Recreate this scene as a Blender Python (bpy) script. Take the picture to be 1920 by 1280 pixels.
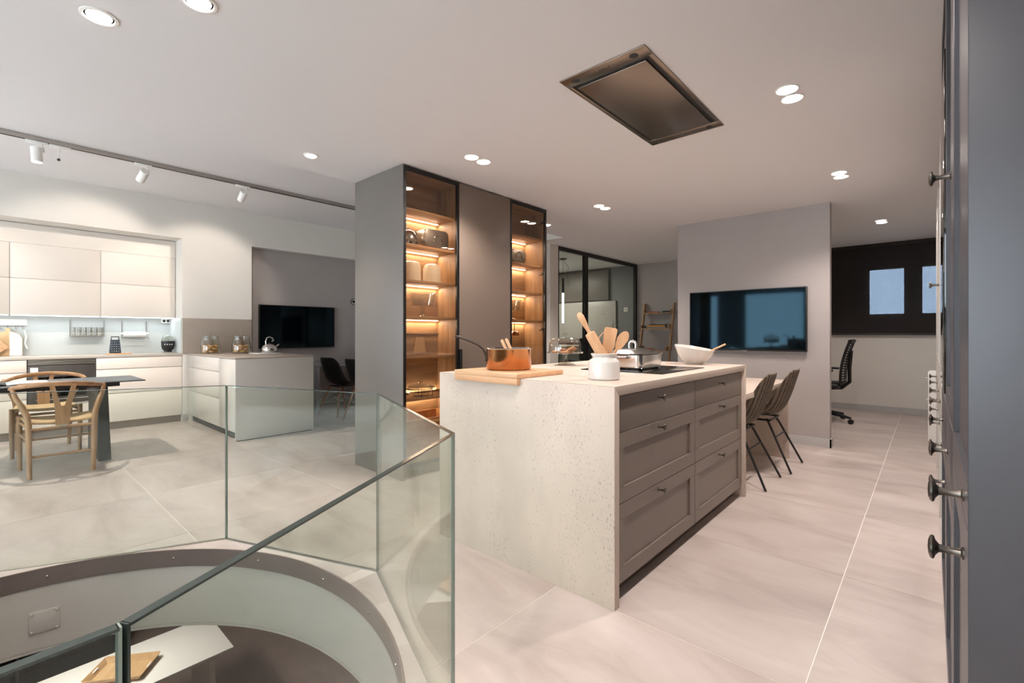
import bpy, bmesh, math, random
from mathutils import Vector, Matrix
from mathutils.geometry import delaunay_2d_cdt
random.seed(7)
for o in list(bpy.data.objects):
    bpy.data.objects.remove(o, do_unlink=True)
SC = bpy.context.scene
C = SC.collection
R = math.radians
PI = math.pi

# ---------------------------------------------------------------- camera, world, exposure
cam_d = bpy.data.cameras.new('camera')
cam = bpy.data.objects.new('camera', cam_d)
C.objects.link(cam)
YAW = 41.759
cam.location = (0, 0, 1.13)
cam.rotation_euler = (R(90), 0, R(YAW))
cam_d.sensor_fit = 'HORIZONTAL'
cam_d.sensor_width = 36
cam_d.lens = 877.0 / 1920 * 36
cam_d.shift_y = -14.0 / 1920
cam_d.clip_start = 0.05
SC.camera = cam
SC.view_settings.view_transform = 'Standard'
SC.view_settings.look = 'None'
SC.view_settings.gamma = 1
SC.view_settings.use_curve_mapping = False
SC.view_settings.exposure = 0.7

W = bpy.data.worlds.new('world')
SC.world = W
W.use_nodes = True
bg = W.node_tree.nodes['Background']
bg.inputs[0].default_value = (0.90, 0.95, 1.0, 1)
bg.inputs[1].default_value = 9.0

P_TWIN = 33.0      # one lamp of a twin downlight
P_SMALL = 22.0     # small tilting downlight
P_TRACK = 34.0     # track spot
WARM = (1.0, 0.90, 0.80)
NEUT = (1.0, 0.90, 0.845)
COOL = (0.86, 0.95, 1.0)
LEDW = (1.0, 0.87, 0.72)

# ---------------------------------------------------------------- materials
def lin(c):
    if isinstance(c, str):
        c = c.lstrip('#')
        c = [int(c[i:i + 2], 16) / 255 for i in (0, 2, 4)]
        c = [x / 12.92 if x <= 0.04045 else ((x + 0.055) / 1.055) ** 2.4 for x in c]
    return (c[0], c[1], c[2], 1)

MATS = {}
def new_mat(name):
    m = bpy.data.materials.new(name)
    m.use_nodes = True
    MATS[name] = m
    nt = m.node_tree
    return m, nt, nt.nodes['Principled BSDF']

def mat(name, col, rough=0.5, metal=0.0, bump=0.0, bscale=60.0, var=0.0, vscale=3.0, spec=0.5, coat=0.0, stretch=(1, 1, 1), bands=0.0):
    """painted / plain surface with faint procedural variation"""
    m, nt, p = new_mat(name)
    c = lin(col)
    p.inputs['Base Color'].default_value = c
    p.inputs['Roughness'].default_value = rough
    p.inputs['Metallic'].default_value = metal
    p.inputs['Specular IOR Level'].default_value = spec
    p.inputs['Coat Weight'].default_value = coat
    if var or bump:
        tc = nt.nodes.new('ShaderNodeTexCoord')
        mp = nt.nodes.new('ShaderNodeMapping')
        mp.inputs['Scale'].default_value = stretch
        nt.links.new(tc.outputs['Object'], mp.inputs[0])
    if var:
        n = nt.nodes.new('ShaderNodeTexNoise')
        n.inputs['Scale'].default_value = vscale
        n.inputs['Detail'].default_value = 6
        n.inputs['Roughness'].default_value = 0.6
        nt.links.new(mp.outputs[0], n.inputs['Vector'])
        r = nt.nodes.new('ShaderNodeValToRGB')
        r.color_ramp.elements[0].position = 0.3
        r.color_ramp.elements[1].position = 0.7
        r.color_ramp.elements[0].color = (c[0] * (1 - var), c[1] * (1 - var), c[2] * (1 - var), 1)
        r.color_ramp.elements[1].color = (min(1, c[0] * (1 + var)), min(1, c[1] * (1 + var)), min(1, c[2] * (1 + var)), 1)
        nt.links.new(n.outputs['Fac'], r.inputs[0])
        nt.links.new(r.outputs[0], p.inputs['Base Color'])
    if bump:
        n2 = nt.nodes.new('ShaderNodeTexNoise')
        n2.inputs['Scale'].default_value = bscale
        n2.inputs['Detail'].default_value = 4
        nt.links.new(mp.outputs[0], n2.inputs['Vector'])
        b = nt.nodes.new('ShaderNodeBump')
        b.inputs['Strength'].default_value = bump
        b.inputs['Distance'].default_value = 0.01
        nt.links.new(n2.outputs['Fac'], b.inputs['Height'])
        nt.links.new(b.outputs[0], p.inputs['Normal'])
    return m

def wood(name, c1, c2, axis=2, scale=14.0, rough=0.5, bump=0.15):
    """grain running along the given object axis"""
    m, nt, p = new_mat(name)
    tc = nt.nodes.new('ShaderNodeTexCoord')
    mp = nt.nodes.new('ShaderNodeMapping')
    s = [1.0, 1.0, 1.0]
    s[axis] = 0.09
    mp.inputs['Scale'].default_value = s
    oi = nt.nodes.new('ShaderNodeObjectInfo')
    vm = nt.nodes.new('ShaderNodeVectorMath'); vm.operation = 'SCALE'
    cmb = nt.nodes.new('ShaderNodeCombineXYZ')
    for k in range(3):
        nt.links.new(oi.outputs['Random'], cmb.inputs[k])
    vm.inputs['Scale'].default_value = 9.0
    nt.links.new(cmb.outputs[0], vm.inputs[0])
    nt.links.new(vm.outputs[0], mp.inputs['Location'])
    nt.links.new(tc.outputs['Object'], mp.inputs[0])
    n = nt.nodes.new('ShaderNodeTexNoise')
    n.inputs['Scale'].default_value = scale
    n.inputs['Detail'].default_value = 8
    n.inputs['Roughness'].default_value = 0.65
    n.inputs['Distortion'].default_value = 0.6
    nt.links.new(mp.outputs[0], n.inputs['Vector'])
    r = nt.nodes.new('ShaderNodeValToRGB')
    r.color_ramp.elements[0].position = 0.32
    r.color_ramp.elements[1].position = 0.68
    r.color_ramp.elements[0].color = lin(c1)
    r.color_ramp.elements[1].color = lin(c2)
    nt.links.new(n.outputs['Fac'], r.inputs[0])
    nt.links.new(r.outputs[0], p.inputs['Base Color'])
    p.inputs['Roughness'].default_value = rough
    b = nt.nodes.new('ShaderNodeBump')
    b.inputs['Strength'].default_value = bump
    b.inputs['Distance'].default_value = 0.004
    nt.links.new(n.outputs['Fac'], b.inputs['Height'])
    nt.links.new(b.outputs[0], p.inputs['Normal'])
    return m

def glass(name, tint, rough=0.0, ior=1.5, boost=0.0, body=0.0):
    """clear sheet glass: fresnel mix of tinted transparency and mirror reflection"""
    m, nt, p = new_mat(name)
    nt.nodes.remove(p)
    out = nt.nodes['Material Output']
    t = nt.nodes.new('ShaderNodeBsdfTransparent')
    t.inputs[0].default_value = lin(tint)
    g = nt.nodes.new('ShaderNodeBsdfGlossy')
    g.inputs['Roughness'].default_value = rough
    g.inputs[0].default_value = (1, 1, 1, 1)
    lw = nt.nodes.new('ShaderNodeLayerWeight'); lw.inputs['Blend'].default_value = 0.5
    pw = nt.nodes.new('ShaderNodeMath'); pw.operation = 'POWER'; pw.inputs[1].default_value = 5.0
    nt.links.new(lw.outputs['Facing'], pw.inputs[0])
    r0 = ((ior - 1) / (ior + 1)) ** 2
    f = nt.nodes.new('ShaderNodeMath'); f.operation = 'MULTIPLY_ADD'
    f.inputs[1].default_value = 1 - r0; f.inputs[2].default_value = r0
    nt.links.new(pw.outputs[0], f.inputs[0])
    mx = nt.nodes.new('ShaderNodeMixShader')
    fac = f.outputs[0]
    if boost:
        a = nt.nodes.new('ShaderNodeMath'); a.operation = 'ADD'; a.use_clamp = True
        a.inputs[1].default_value = boost
        nt.links.new(fac, a.inputs[0]); fac = a.outputs[0]
    nt.links.new(fac, mx.inputs[0])
    nt.links.new(t.outputs[0], mx.inputs[1])
    nt.links.new(g.outputs[0], mx.inputs[2])
    nt.links.new(mx.outputs[0], out.inputs[0])
    return m

def emit(name, col, s):
    m, nt, p = new_mat(name)
    p.inputs['Base Color'].default_value = (0.8, 0.8, 0.8, 1)
    p.inputs['Emission Color'].default_value = lin(col)
    p.inputs['Emission Strength'].default_value = s
    return m

def tile_mat(name, base, dark, light, rough=0.34, streak=(0.7, 1.8, 1)):
    m, nt, p = new_mat(name)
    tc = nt.nodes.new('ShaderNodeTexCoord')
    oi = nt.nodes.new('ShaderNodeObjectInfo')
    cmb = nt.nodes.new('ShaderNodeCombineXYZ')
    for k in range(3):
        nt.links.new(oi.outputs['Random'], cmb.inputs[k])
    vm = nt.nodes.new('ShaderNodeVectorMath'); vm.operation = 'SCALE'; vm.inputs['Scale'].default_value = 23.0
    nt.links.new(cmb.outputs[0], vm.inputs[0])
    mp = nt.nodes.new('ShaderNodeMapping')
    mp.inputs['Scale'].default_value = streak
    nt.links.new(tc.outputs['Object'], mp.inputs[0])
    nt.links.new(vm.outputs[0], mp.inputs['Location'])
    n = nt.nodes.new('ShaderNodeTexNoise')
    n.inputs['Scale'].default_value = 2.2; n.inputs['Detail'].default_value = 9
    n.inputs['Roughness'].default_value = 0.62; n.inputs['Distortion'].default_value = 0.5
    nt.links.new(mp.outputs[0], n.inputs['Vector'])
    r = nt.nodes.new('ShaderNodeValToRGB')
    e = r.color_ramp.elements
    e[0].position = 0.28; e[0].color = lin(dark)
    e[1].position = 0.75; e[1].color = lin(light)
    k = e.new(0.5); k.color = lin(base)
    nt.links.new(n.outputs['Fac'], r.inputs[0])
    # fine grain
    n2 = nt.nodes.new('ShaderNodeTexNoise'); n2.inputs['Scale'].default_value = 90; n2.inputs['Detail'].default_value = 3
    nt.links.new(tc.outputs['Object'], n2.inputs['Vector'])
    mx = nt.nodes.new('ShaderNodeMix'); mx.data_type = 'RGBA'; mx.blend_type = 'OVERLAY'
    mx.inputs[0].default_value = 0.18
    nt.links.new(r.outputs[0], mx.inputs[6]); nt.links.new(n2.outputs['Color'], mx.inputs[7])
    hs = nt.nodes.new('ShaderNodeHueSaturation'); hs.inputs['Saturation'].default_value = 1.0
    mr = nt.nodes.new('ShaderNodeMapRange')
    mr.inputs['To Min'].default_value = 0.95; mr.inputs['To Max'].default_value = 1.04
    nt.links.new(oi.outputs['Random'], mr.inputs[0])
    nt.links.new(mr.outputs[0], hs.inputs['Value'])
    bw = nt.nodes.new('ShaderNodeMix'); bw.data_type = 'RGBA'; bw.inputs[0].default_value = 1.0
    nt.links.new(r.outputs[0], hs.inputs['Color'])
    nt.links.new(hs.outputs[0], p.inputs['Base Color'])
    p.inputs['Roughness'].default_value = rough
    b = nt.nodes.new('ShaderNodeBump'); b.inputs['Strength'].default_value = 0.04; b.inputs['Distance'].default_value = 0.004
    nt.links.new(n2.outputs['Fac'], b.inputs['Height']); nt.links.new(b.outputs[0], p.inputs['Normal'])
    return m

def stone_mat(name, axis=2):
    """cream travertine: fine dark pits gathered in streaks along one axis"""
    m, nt, p = new_mat(name)
    tc = nt.nodes.new('ShaderNodeTexCoord')
    mp = nt.nodes.new('ShaderNodeMapping')
    s = [5.0, 5.0, 5.0]; s[axis] = 0.7
    mp.inputs['Scale'].default_value = s
    nt.links.new(tc.outputs['Object'], mp.inputs[0])
    big = nt.nodes.new('ShaderNodeTexNoise'); big.inputs['Scale'].default_value = 1.3; big.inputs['Detail'].default_value = 3
    nt.links.new(mp.outputs[0], big.inputs['Vector'])
    mp2 = nt.nodes.new('ShaderNodeMapping')
    s2 = [1.0, 1.0, 1.0]; s2[axis] = 0.55
    mp2.inputs['Scale'].default_value = s2
    nt.links.new(tc.outputs['Object'], mp2.inputs[0])
    pit = nt.nodes.new('ShaderNodeTexNoise'); pit.inputs['Scale'].default_value = 130; pit.inputs['Detail'].default_value = 5; pit.inputs['Roughness'].default_value = 0.7
    nt.links.new(mp2.outputs[0], pit.inputs['Vector'])
    a = nt.nodes.new('ShaderNodeMath'); a.operation = 'MULTIPLY_ADD'
    a.inputs[1].default_value = 0.34; 
    nt.links.new(big.outputs['Fac'], a.inputs[0]); nt.links.new(pit.outputs['Fac'], a.inputs[2])
    r = nt.nodes.new('ShaderNodeValToRGB')
    e = r.color_ramp.elements
    e[0].position = 0.77; e[0].color = lin('#cdbcae')
    e[1].position = 0.89; e[1].color = lin('#8d8175')
    nt.links.new(a.outputs[0], r.inputs[0])
    soft = nt.nodes.new('ShaderNodeTexNoise'); soft.inputs['Scale'].default_value = 6; soft.inputs['Detail'].default_value = 6
    nt.links.new(mp2.outputs[0], soft.inputs['Vector'])
    r2 = nt.nodes.new('ShaderNodeValToRGB')
    r2.color_ramp.elements[0].position = 0.3; r2.color_ramp.elements[0].color = (0.86, 0.86, 0.86, 1)
    r2.color_ramp.elements[1].position = 0.7; r2.color_ramp.elements[1].color = (1, 1, 1, 1)
    nt.links.new(soft.outputs['Fac'], r2.inputs[0])
    mx = nt.nodes.new('ShaderNodeMix'); mx.data_type = 'RGBA'; mx.blend_type = 'MULTIPLY'; mx.inputs[0].default_value = 1
    nt.links.new(r.outputs[0], mx.inputs[6]); nt.links.new(r2.outputs[0], mx.inputs[7])
    nt.links.new(mx.outputs[2], p.inputs['Base Color'])
    p.inputs['Roughness'].default_value = 0.5
    b = nt.nodes.new('ShaderNodeBump'); b.inputs['Strength'].default_value = 0.25; b.inputs['Distance'].default_value = 0.004; b.invert = True
    nt.links.new(r.outputs[0], b.inputs['Height']); nt.links.new(b.outputs[0], p.inputs['Normal'])
    b.invert = False
    return m

def weave_mat(name, c1, c2, scale=55.0):
    m, nt, p = new_mat(name)
    tc = nt.nodes.new('ShaderNodeTexCoord')
    w1 = nt.nodes.new('ShaderNodeTexWave'); w1.inputs['Scale'].default_value = scale * 0.35; w1.bands_direction = 'X'
    w2 = nt.nodes.new('ShaderNodeTexWave'); w2.inputs['Scale'].default_value = scale; w2.bands_direction = 'Z'
    for w in (w1, w2):
        w.inputs['Distortion'].default_value = 1.2
        w.inputs['Detail'].default_value = 1
        nt.links.new(tc.outputs['Object'], w.inputs['Vector'])
    mu = nt.nodes.new('ShaderNodeMath'); mu.operation = 'MULTIPLY'
    nt.links.new(w1.outputs['Fac'], mu.inputs[0]); nt.links.new(w2.outputs['Fac'], mu.inputs[1])
    n = nt.nodes.new('ShaderNodeTexNoise'); n.inputs['Scale'].default_value = 12
    nt.links.new(tc.outputs['Object'], n.inputs['Vector'])
    ad = nt.nodes.new('ShaderNodeMath'); ad.operation = 'MULTIPLY_ADD'; ad.inputs[1].default_value = 0.5
    nt.links.new(n.outputs['Fac'], ad.inputs[0]); nt.links.new(mu.outputs[0], ad.inputs[2])
    r = nt.nodes.new('ShaderNodeValToRGB')
    r.color_ramp.elements[0].position = 0.2; r.color_ramp.elements[0].color = lin(c1)
    r.color_ramp.elements[1].position = 0.9; r.color_ramp.elements[1].color = lin(c2)
    nt.links.new(ad.outputs[0], r.inputs[0]); nt.links.new(r.outputs[0], p.inputs['Base Color'])
    p.inputs['Roughness'].default_value = 0.75
    b = nt.nodes.new('ShaderNodeBump'); b.inputs['Strength'].default_value = 0.7; b.inputs['Distance'].default_value = 0.004
    nt.links.new(mu.outputs[0], b.inputs['Height']); nt.links.new(b.outputs[0], p.inputs['Normal'])
    return m

tile_mat('tile', '#bcaea7', '#a5968f', '#c9bdb7')
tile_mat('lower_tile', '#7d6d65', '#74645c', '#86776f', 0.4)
mat('grout', '#efe8e2', 0.8, var=0.03)
mat('ceiling_paint', '#dedad9', 0.9, bump=0.03, bscale=200)
mat('wall_paint', '#d9d4cc', 0.85, bump=0.04, bscale=160, var=0.015)
mat('grey_paint', '#a79f9b', 0.85, bump=0.04, bscale=160, var=0.02)
mat('plaster', '#a59c93', 0.8, var=0.05, vscale=2.5, bump=0.1, bscale=40)
mat('baseboard', '#b3b0ae', 0.55)
mat('taupe_lacquer', '#6f6862', 0.42, var=0.02)
mat('taupe_lacquer_warm', '#786a5f', 0.38, var=0.02)
mat('drawer_lacquer', '#766a61', 0.38, var=0.02, vscale=6)
mat('plinth_brown', '#5f5042', 0.45)
mat('slate_lacquer', '#403e42', 0.34, var=0.02)
mat('pale_lacquer', '#b3ada7', 0.3)
mat('white_lacquer', '#e2d9cf', 0.5)
mat('grey_white_lacquer', '#c4beb6', 0.12, coat=0.3)
mat('satin_white', '#ece9e4', 0.4)
mat('worktop_grey', '#b7b0a6', 0.4, var=0.03)
mat('clay_panel', '#9c8f84', 0.55, var=0.06, vscale=6, bump=0.1)
mat('pale_splash', '#c3c6c3', 0.4, var=0.02)
stone_mat('stone_upright', 2)
stone_mat('stone_flat', 1)
wood('oak', '#7d5c3c', '#b08a60', 2, 16)
wood('oak_h', '#866445', '#b48e64', 1, 16)
wood('beech', '#c4936a', '#dcb088', 0, 22, 0.5, 0.08)
wood('beech_z', '#cb9970', '#deb28a', 2, 22, 0.5, 0.06)
wood('chair_oak', '#8a6442', '#b38a62', 2, 26, 0.5)
wood('chair_oak_h', '#8a6442', '#b38a62', 0, 26, 0.5)
wood('ladder_oak', '#93714e', '#ad8a66', 2, 20)
wood('drawer_oak', '#9c6a38', '#bf8a52', 0, 14)
wood('dowel', '#7a4c2c', '#a06a42', 2, 26)
wood('tray_ply', '#b8946a', '#cdab80', 0, 18)
weave_mat('rattan', '#2a211b', '#84735f', 24)
mat('cord', '#cfae84', 0.8, bump=0.5, bscale=90, var=0.12, vscale=60, stretch=(1, 6, 1))
mat('steel', '#c9c7c3', 0.12, 1.0)
mat('brushed_steel', '#b4b0aa', 0.32, 1.0, bump=0.05, bscale=150, stretch=(1, 20, 1))
mat('hood_steel', '#8d8276', 0.28, 1.0)
mat('hood_panel', '#857a70', 0.3, 0.9)
mat('pewter', '#6f6963', 0.3, 1.0)
mat('copper', '#c08558', 0.17, 1.0, var=0.10, vscale=14, stretch=(1, 1, 0.1))
mat('dark_handle', '#4a423c', 0.35, 1.0)
mat('bronze_band', '#80716a', 0.38, 0.5, var=0.08, vscale=4)
mat('black_metal', '#121212', 0.4)
mat('black_frame', '#0c0b0b', 0.35)
mat('black_plastic', '#0d0d0e', 0.45)
mat('black_glass', '#050506', 0.04, spec=0.6)
mat('screen', '#020305', 0.05, spec=0.2)
MATS['screen'].node_tree.nodes['Principled BSDF'].inputs['Specular Tint'].default_value = (0.42, 0.78, 1.0, 1)
mat('oven_grey', '#66625f', 0.2, 0.6)
mat('dark_grey', '#2b2a2b', 0.5)
mat('slate_top', '#4a5053', 0.42, var=0.04, vscale=30)
mat('ceramic', '#d3cec8', 0.2, coat=0.3)
mat('ceramic_cream', '#c9bda8', 0.3)
mat('biscuit', '#d0a468', 0.8, bump=0.6, bscale=70, var=0.2, vscale=30)
mat('cookie', '#c99065', 0.8, bump=0.5, bscale=60, var=0.15, vscale=30)
mat('paper', '#e9e6e1', 0.7)
mat('print_dark', '#1d1c1c', 0.5)
mat('blind', '#2f2a28', 0.85, bump=0.1, bscale=300)
mat('cloth_white', '#e4e0da', 0.9)
mat('shaded_white', '#d8d4ce', 0.6)
mat('office_grey', '#7f7f80', 0.8)
mat('book_orange', '#c98a2c', 0.6)
mat('book_rust', '#9c5030', 0.6)
mat('book_grey', '#7e7c84', 0.6)
mat('book_dark', '#2c2420', 0.6)
mat('blue_enamel', '#2c3947', 0.35)
mat('hinge_dark', '#3a3028', 0.35, 0.8)
mat('desk_grey', '#8d8f92', 0.4)
glass('clear_glass', '#f6faf7', ior=1.4)
glass('partition_glass', '#e4e9e4', ior=1.45)
glass('smoked_glass', '#f3ede6', ior=1.5)
glass('ware_glass', '#f4f4f1', ior=1.45, boost=0.02)
glass('ware_glass_soft', '#eceae6', rough=0.05, ior=1.45, boost=0.03)
glass('window_glass', '#eef3f6')
mat('glass_edge', '#2f3a36', 0.15, spec=0.8)
mat('glass_edge_pale', '#8c9a92', 0.2, spec=0.8)
emit('lamp_disc', '#fff4ea', 14.0)
emit('led_warm', '#ffe6c8', 7.0)
emit('led_cool', '#eaf6ff', 4.0)
emit('tube_cool', '#e6f6ff', 7.0)
emit('track_glow', '#fff0dc', 12.0)

# blind fabric lets some daylight through
m, nt, p = new_mat('blind_fabric')
p.inputs['Base Color'].default_value = lin('#2f2a28'); p.inputs['Roughness'].default_value = 0.9
t = nt.nodes.new('ShaderNodeBsdfTransparent'); t.inputs[0].default_value = (0.82, 0.9, 1, 1)
mx = nt.nodes.new('ShaderNodeMixShader')
tc = nt.nodes.new('ShaderNodeTexCoord')
ns = nt.nodes.new('ShaderNodeTexNoise'); ns.inputs['Scale'].default_value = 160
nt.links.new(tc.outputs['Object'], ns.inputs['Vector'])
mr = nt.nodes.new('ShaderNodeMapRange'); mr.inputs['To Min'].default_value = 0.14; mr.inputs['To Max'].default_value = 0.30
nt.links.new(ns.outputs['Fac'], mr.inputs[0]); nt.links.new(mr.outputs[0], mx.inputs[0])
nt.links.new(p.outputs[0], mx.inputs[1]); nt.links.new(t.outputs[0], mx.inputs[2])
nt.links.new(mx.outputs[0], nt.nodes['Material Output'].inputs[0])

# ---------------------------------------------------------------- mesh builders
WR = {}
class B:
    def __init__(s):
        s.v = []; s.f = []
    def add(s, vs, fs):
        n = len(s.v)
        s.v += [tuple(a) for a in vs]
        s.f += [tuple(i + n for i in f) for f in fs]
        return s
    def box(s, x0, x1, y0, y1, z0, z1):
        return s.add([(x0, y0, z0), (x1, y0, z0), (x1, y1, z0), (x0, y1, z0), (x0, y0, z1), (x1, y0, z1), (x1, y1, z1), (x0, y1, z1)],
                     [(3, 2, 1, 0), (4, 5, 6, 7), (0, 1, 5, 4), (1, 2, 6, 5), (2, 3, 7, 6), (3, 0, 4, 7)])
    def hexa(s, bot, top):
        return s.add(list(bot) + list(top), [(3, 2, 1, 0), (4, 5, 6, 7), (0, 1, 5, 4), (1, 2, 6, 5), (2, 3, 7, 6), (3, 0, 4, 7)])
    def prism(s, pts, a0, a1, axis='z'):
        n = len(pts)
        def w(p, a):
            return (p[0], p[1], a) if axis == 'z' else ((p[0], a, p[1]) if axis == 'y' else (a, p[0], p[1]))
        vs = [w(p, a0) for p in pts] + [w(p, a1) for p in pts]
        fs = [tuple(range(n))[::-1], tuple(range(n, 2 * n))]
        fs += [(i, (i + 1) % n, n + (i + 1) % n, n + i) for i in range(n)]
        return s.add(vs, fs)
    def tube(s, pts, r, n=10, closed=False, flat=None):
        pts = [Vector(p) for p in pts]
        m = len(pts)
        rs = r if isinstance(r, (list, tuple)) else [r] * m
        vs = []; fs = []
        up = None
        for i, p in enumerate(pts):
            if closed:
                t = (pts[(i + 1) % m] - pts[i - 1]).normalized()
            else:
                t = (pts[min(i + 1, m - 1)] - pts[max(i - 1, 0)]).normalized()
            if up is None:
                up = Vector((0, 0, 1)) if abs(t.z) < 0.9 else Vector((1, 0, 0))
                if flat is not None:
                    up = Vector(flat)
            a = t.cross(up)
            if a.length < 1e-6:
                a = t.cross(Vector((0, 1, 0)))
            a.normalize()
            b = a.cross(t).normalized()
            up = b
            for k in range(n):
                an = 2 * PI * k / n
                rr = rs[i]
                ra, rb = rr if isinstance(rr, tuple) else (rr, rr)
                vs.append(p + a * math.cos(an) * ra + b * math.sin(an) * rb)
        segs = m if closed else m - 1
        for i in range(segs):
            for k in range(n):
                j = (i + 1) % m
                fs.append((i * n + k, i * n + (k + 1) % n, j * n + (k + 1) % n, j * n + k))
        if not closed:
            fs.append(tuple(range(n))[::-1]); fs.append(tuple((m - 1) * n + k for k in range(n)))
        return s.add(vs, fs)
    def lathe(s, prof, n=28, c=(0, 0, 0), axis='z'):
        vs = []; fs = []
        m = len(prof)
        for (r, z) in prof:
            for k in range(n):
                a = 2 * PI * k / n
                x, y = max(r, 1e-5) * math.cos(a), max(r, 1e-5) * math.sin(a)
                if axis == 'z': q = (x, y, z)
                elif axis == 'x': q = (z, x, y)
                else: q = (y, z, x)
                vs.append((q[0] + c[0], q[1] + c[1], q[2] + c[2]))
        for i in range(m - 1):
            for k in range(n):
                fs.append((i * n + k, i * n + (k + 1) % n, (i + 1) * n + (k + 1) % n, (i + 1) * n + k))
        if prof[0][0] > 1e-4: fs.append(tuple(range(n))[::-1])
        if prof[-1][0] > 1e-4: fs.append(tuple((m - 1) * n + k for k in range(n)))
        return s.add(vs, fs)
    def sphere(s, c, rx, ry=None, rz=None, n=16, m=10):
        ry = ry or rx; rz = rz or rx
        prof = [(math.sin(PI * i / m), -math.cos(PI * i / m)) for i in range(m + 1)]
        b = B().lathe(prof, n)
        return s.add([(c[0] + x * rx, c[1] + y * ry, c[2] + z * rz) for x, y, z in b.v], b.f)
    def xf(s, M):
        s.v = [tuple(M @ Vector(p)) for p in s.v]
        return s
    def build(s, name, material, parent=None, bevel=0.0, smooth=True, angle=38, sub=0, solid=0.0, origin=None, seg=2):
        off = Vector((0, 0, 0))
        if parent is not None:
            off = Vector(WR.get(parent.name, (0, 0, 0)))
        elif origin is not None:
            off = Vector(origin)
        else:
            xs = [p[0] for p in s.v]; ys = [p[1] for p in s.v]; zs = [p[2] for p in s.v]
            off = Vector(((min(xs) + max(xs)) / 2, (min(ys) + max(ys)) / 2, min(zs)))
        me = bpy.data.meshes.new(name)
        me.from_pydata([tuple(Vector(p) - off) for p in s.v], [], s.f)
        bm = bmesh.new(); bm.from_mesh(me)
        bmesh.ops.recalc_face_normals(bm, faces=bm.faces)
        if bevel:
            es = [e for e in bm.edges if len(e.link_faces) == 2 and e.calc_face_angle(0) > 0.6]
            bmesh.ops.bevel(bm, geom=es, offset=bevel, segments=seg, affect='EDGES', profile=0.5, clamp_overlap=True)
        bm.to_mesh(me); bm.free()
        if smooth:
            for pl in me.polygons: pl.use_smooth = True
            me.set_sharp_from_angle(angle=R(angle))
        me.materials.append(MATS[material])
        o = bpy.data.objects.new(name, me)
        C.objects.link(o)
        if parent is not None:
            o.parent = parent
            if parent.name in WR: WR[o.name] = WR[parent.name]
        else:
            o.location = off
            WR[o.name] = tuple(off)
        if solid:
            md = o.modifiers.new('thick', 'SOLIDIFY'); md.thickness = solid; md.offset = 0
        if sub:
            md = o.modifiers.new('sub', 'SUBSURF'); md.levels = sub; md.render_levels = sub
        return o

def tag(o, label, cat, group=None):
    o['label'] = label; o['category'] = cat
    if group: o['group'] = group
    return o
def struct(o, label=None):
    o['kind'] = 'structure'
    if label: o['label'] = label
    return o
def thing(name, label, cat, loc=(0, 0, 0), rz=0.0, group=None, world=False):
    o = bpy.data.objects.new(name, None)
    o.empty_display_size = 0.1
    C.objects.link(o)
    o.location = loc; o.rotation_euler = (0, 0, rz)
    if world: WR[o.name] = tuple(loc)
    return tag(o, label, cat, group)
def croot(name, loc=(0, 0, 0)):
    o = bpy.data.objects.new(name, None); o.empty_display_size = 0.1
    C.objects.link(o); o.location = loc; WR[o.name] = tuple(loc)
    o['kind'] = 'structure'
    return o
def dup(root, loc, rz, label=None, group=None):
    r = root.copy(); C.objects.link(r); r.location = loc; r.rotation_euler = (0, 0, rz)
    if label: r['label'] = label
    if group: r['group'] = group
    for ch in list(root.children):
        c = ch.copy(); C.objects.link(c); c.parent = r
        for g in list(ch.children):
            d = g.copy(); C.objects.link(d); d.parent = c
    return r
def light(name, kind, loc, power, color, parent=None, rot=(0, 0, 0), **k):
    d = bpy.data.lights.new(name, kind)
    d.energy = power; d.color = color
    for a, b in k.items(): setattr(d, a, b)
    o = bpy.data.objects.new(name, d); C.objects.link(o)
    if parent is not None:
        o.parent = parent
        loc = Vector(loc) - Vector(WR.get(parent.name, (0, 0, 0)))
    o.location = loc; o.rotation_euler = rot
    return o
def spot_at(name, loc, target, power, color, parent=None, size=120, blend=0.5, radius=0.04):
    d = Vector(target) - Vector(loc)
    o = light(name, 'SPOT', loc, power, color, parent, spot_size=R(size), spot_blend=blend, shadow_soft_size=radius)
    o.rotation_euler = d.to_track_quat('-Z', 'Y').to_euler()
    return o

def inpoly(p, poly):
    x, y = p; c = False
    n = len(poly)
    for i in range(n):
        x1, y1 = poly[i]; x2, y2 = poly[(i + 1) % n]
        if (y1 > y) != (y2 > y) and x < (x2 - x1) * (y - y1) / (y2 - y1) + x1:
            c = not c
    return c
def plate(outer, hole, z0, z1):
    """flat plate with outline 'outer' minus 'hole', between two heights"""
    vs = [Vector(p) for p in outer] + [Vector(p) for p in hole]
    n = len(outer); m = len(hole)
    es = [(i, (i + 1) % n) for i in range(n)] + [(n + i, n + (i + 1) % m) for i in range(m)]
    V, E_, F_, *_ = delaunay_2d_cdt(vs, es, [], 0, 1e-6)
    keep = []
    for f in F_:
        c = sum((V[i] for i in f), Vector((0, 0))) / len(f)
        if inpoly(c, outer) and not inpoly(c, hole): keep.append(tuple(f))
    b = B()
    k = len(V)
    vv = [(p.x, p.y, z1) for p in V] + [(p.x, p.y, z0) for p in V]
    fs = [f for f in keep] + [tuple(i + k for i in f[::-1]) for f in keep]
    cnt = {}
    for f in keep:
        for i in range(len(f)):
            a, c = f[i], f[(i + 1) % len(f)]
            cnt[(a, c)] = 1
    for (a, c) in cnt:
        if (c, a) not in cnt:
            fs.append((a, c, c + k, a + k)[::-1])
    used = sorted({i for f in fs for i in f})
    rm = {o: i for i, o in enumerate(used)}
    return B().add([vv[i] for i in used], [tuple(rm[i] for i in f) for f in fs])
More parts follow.
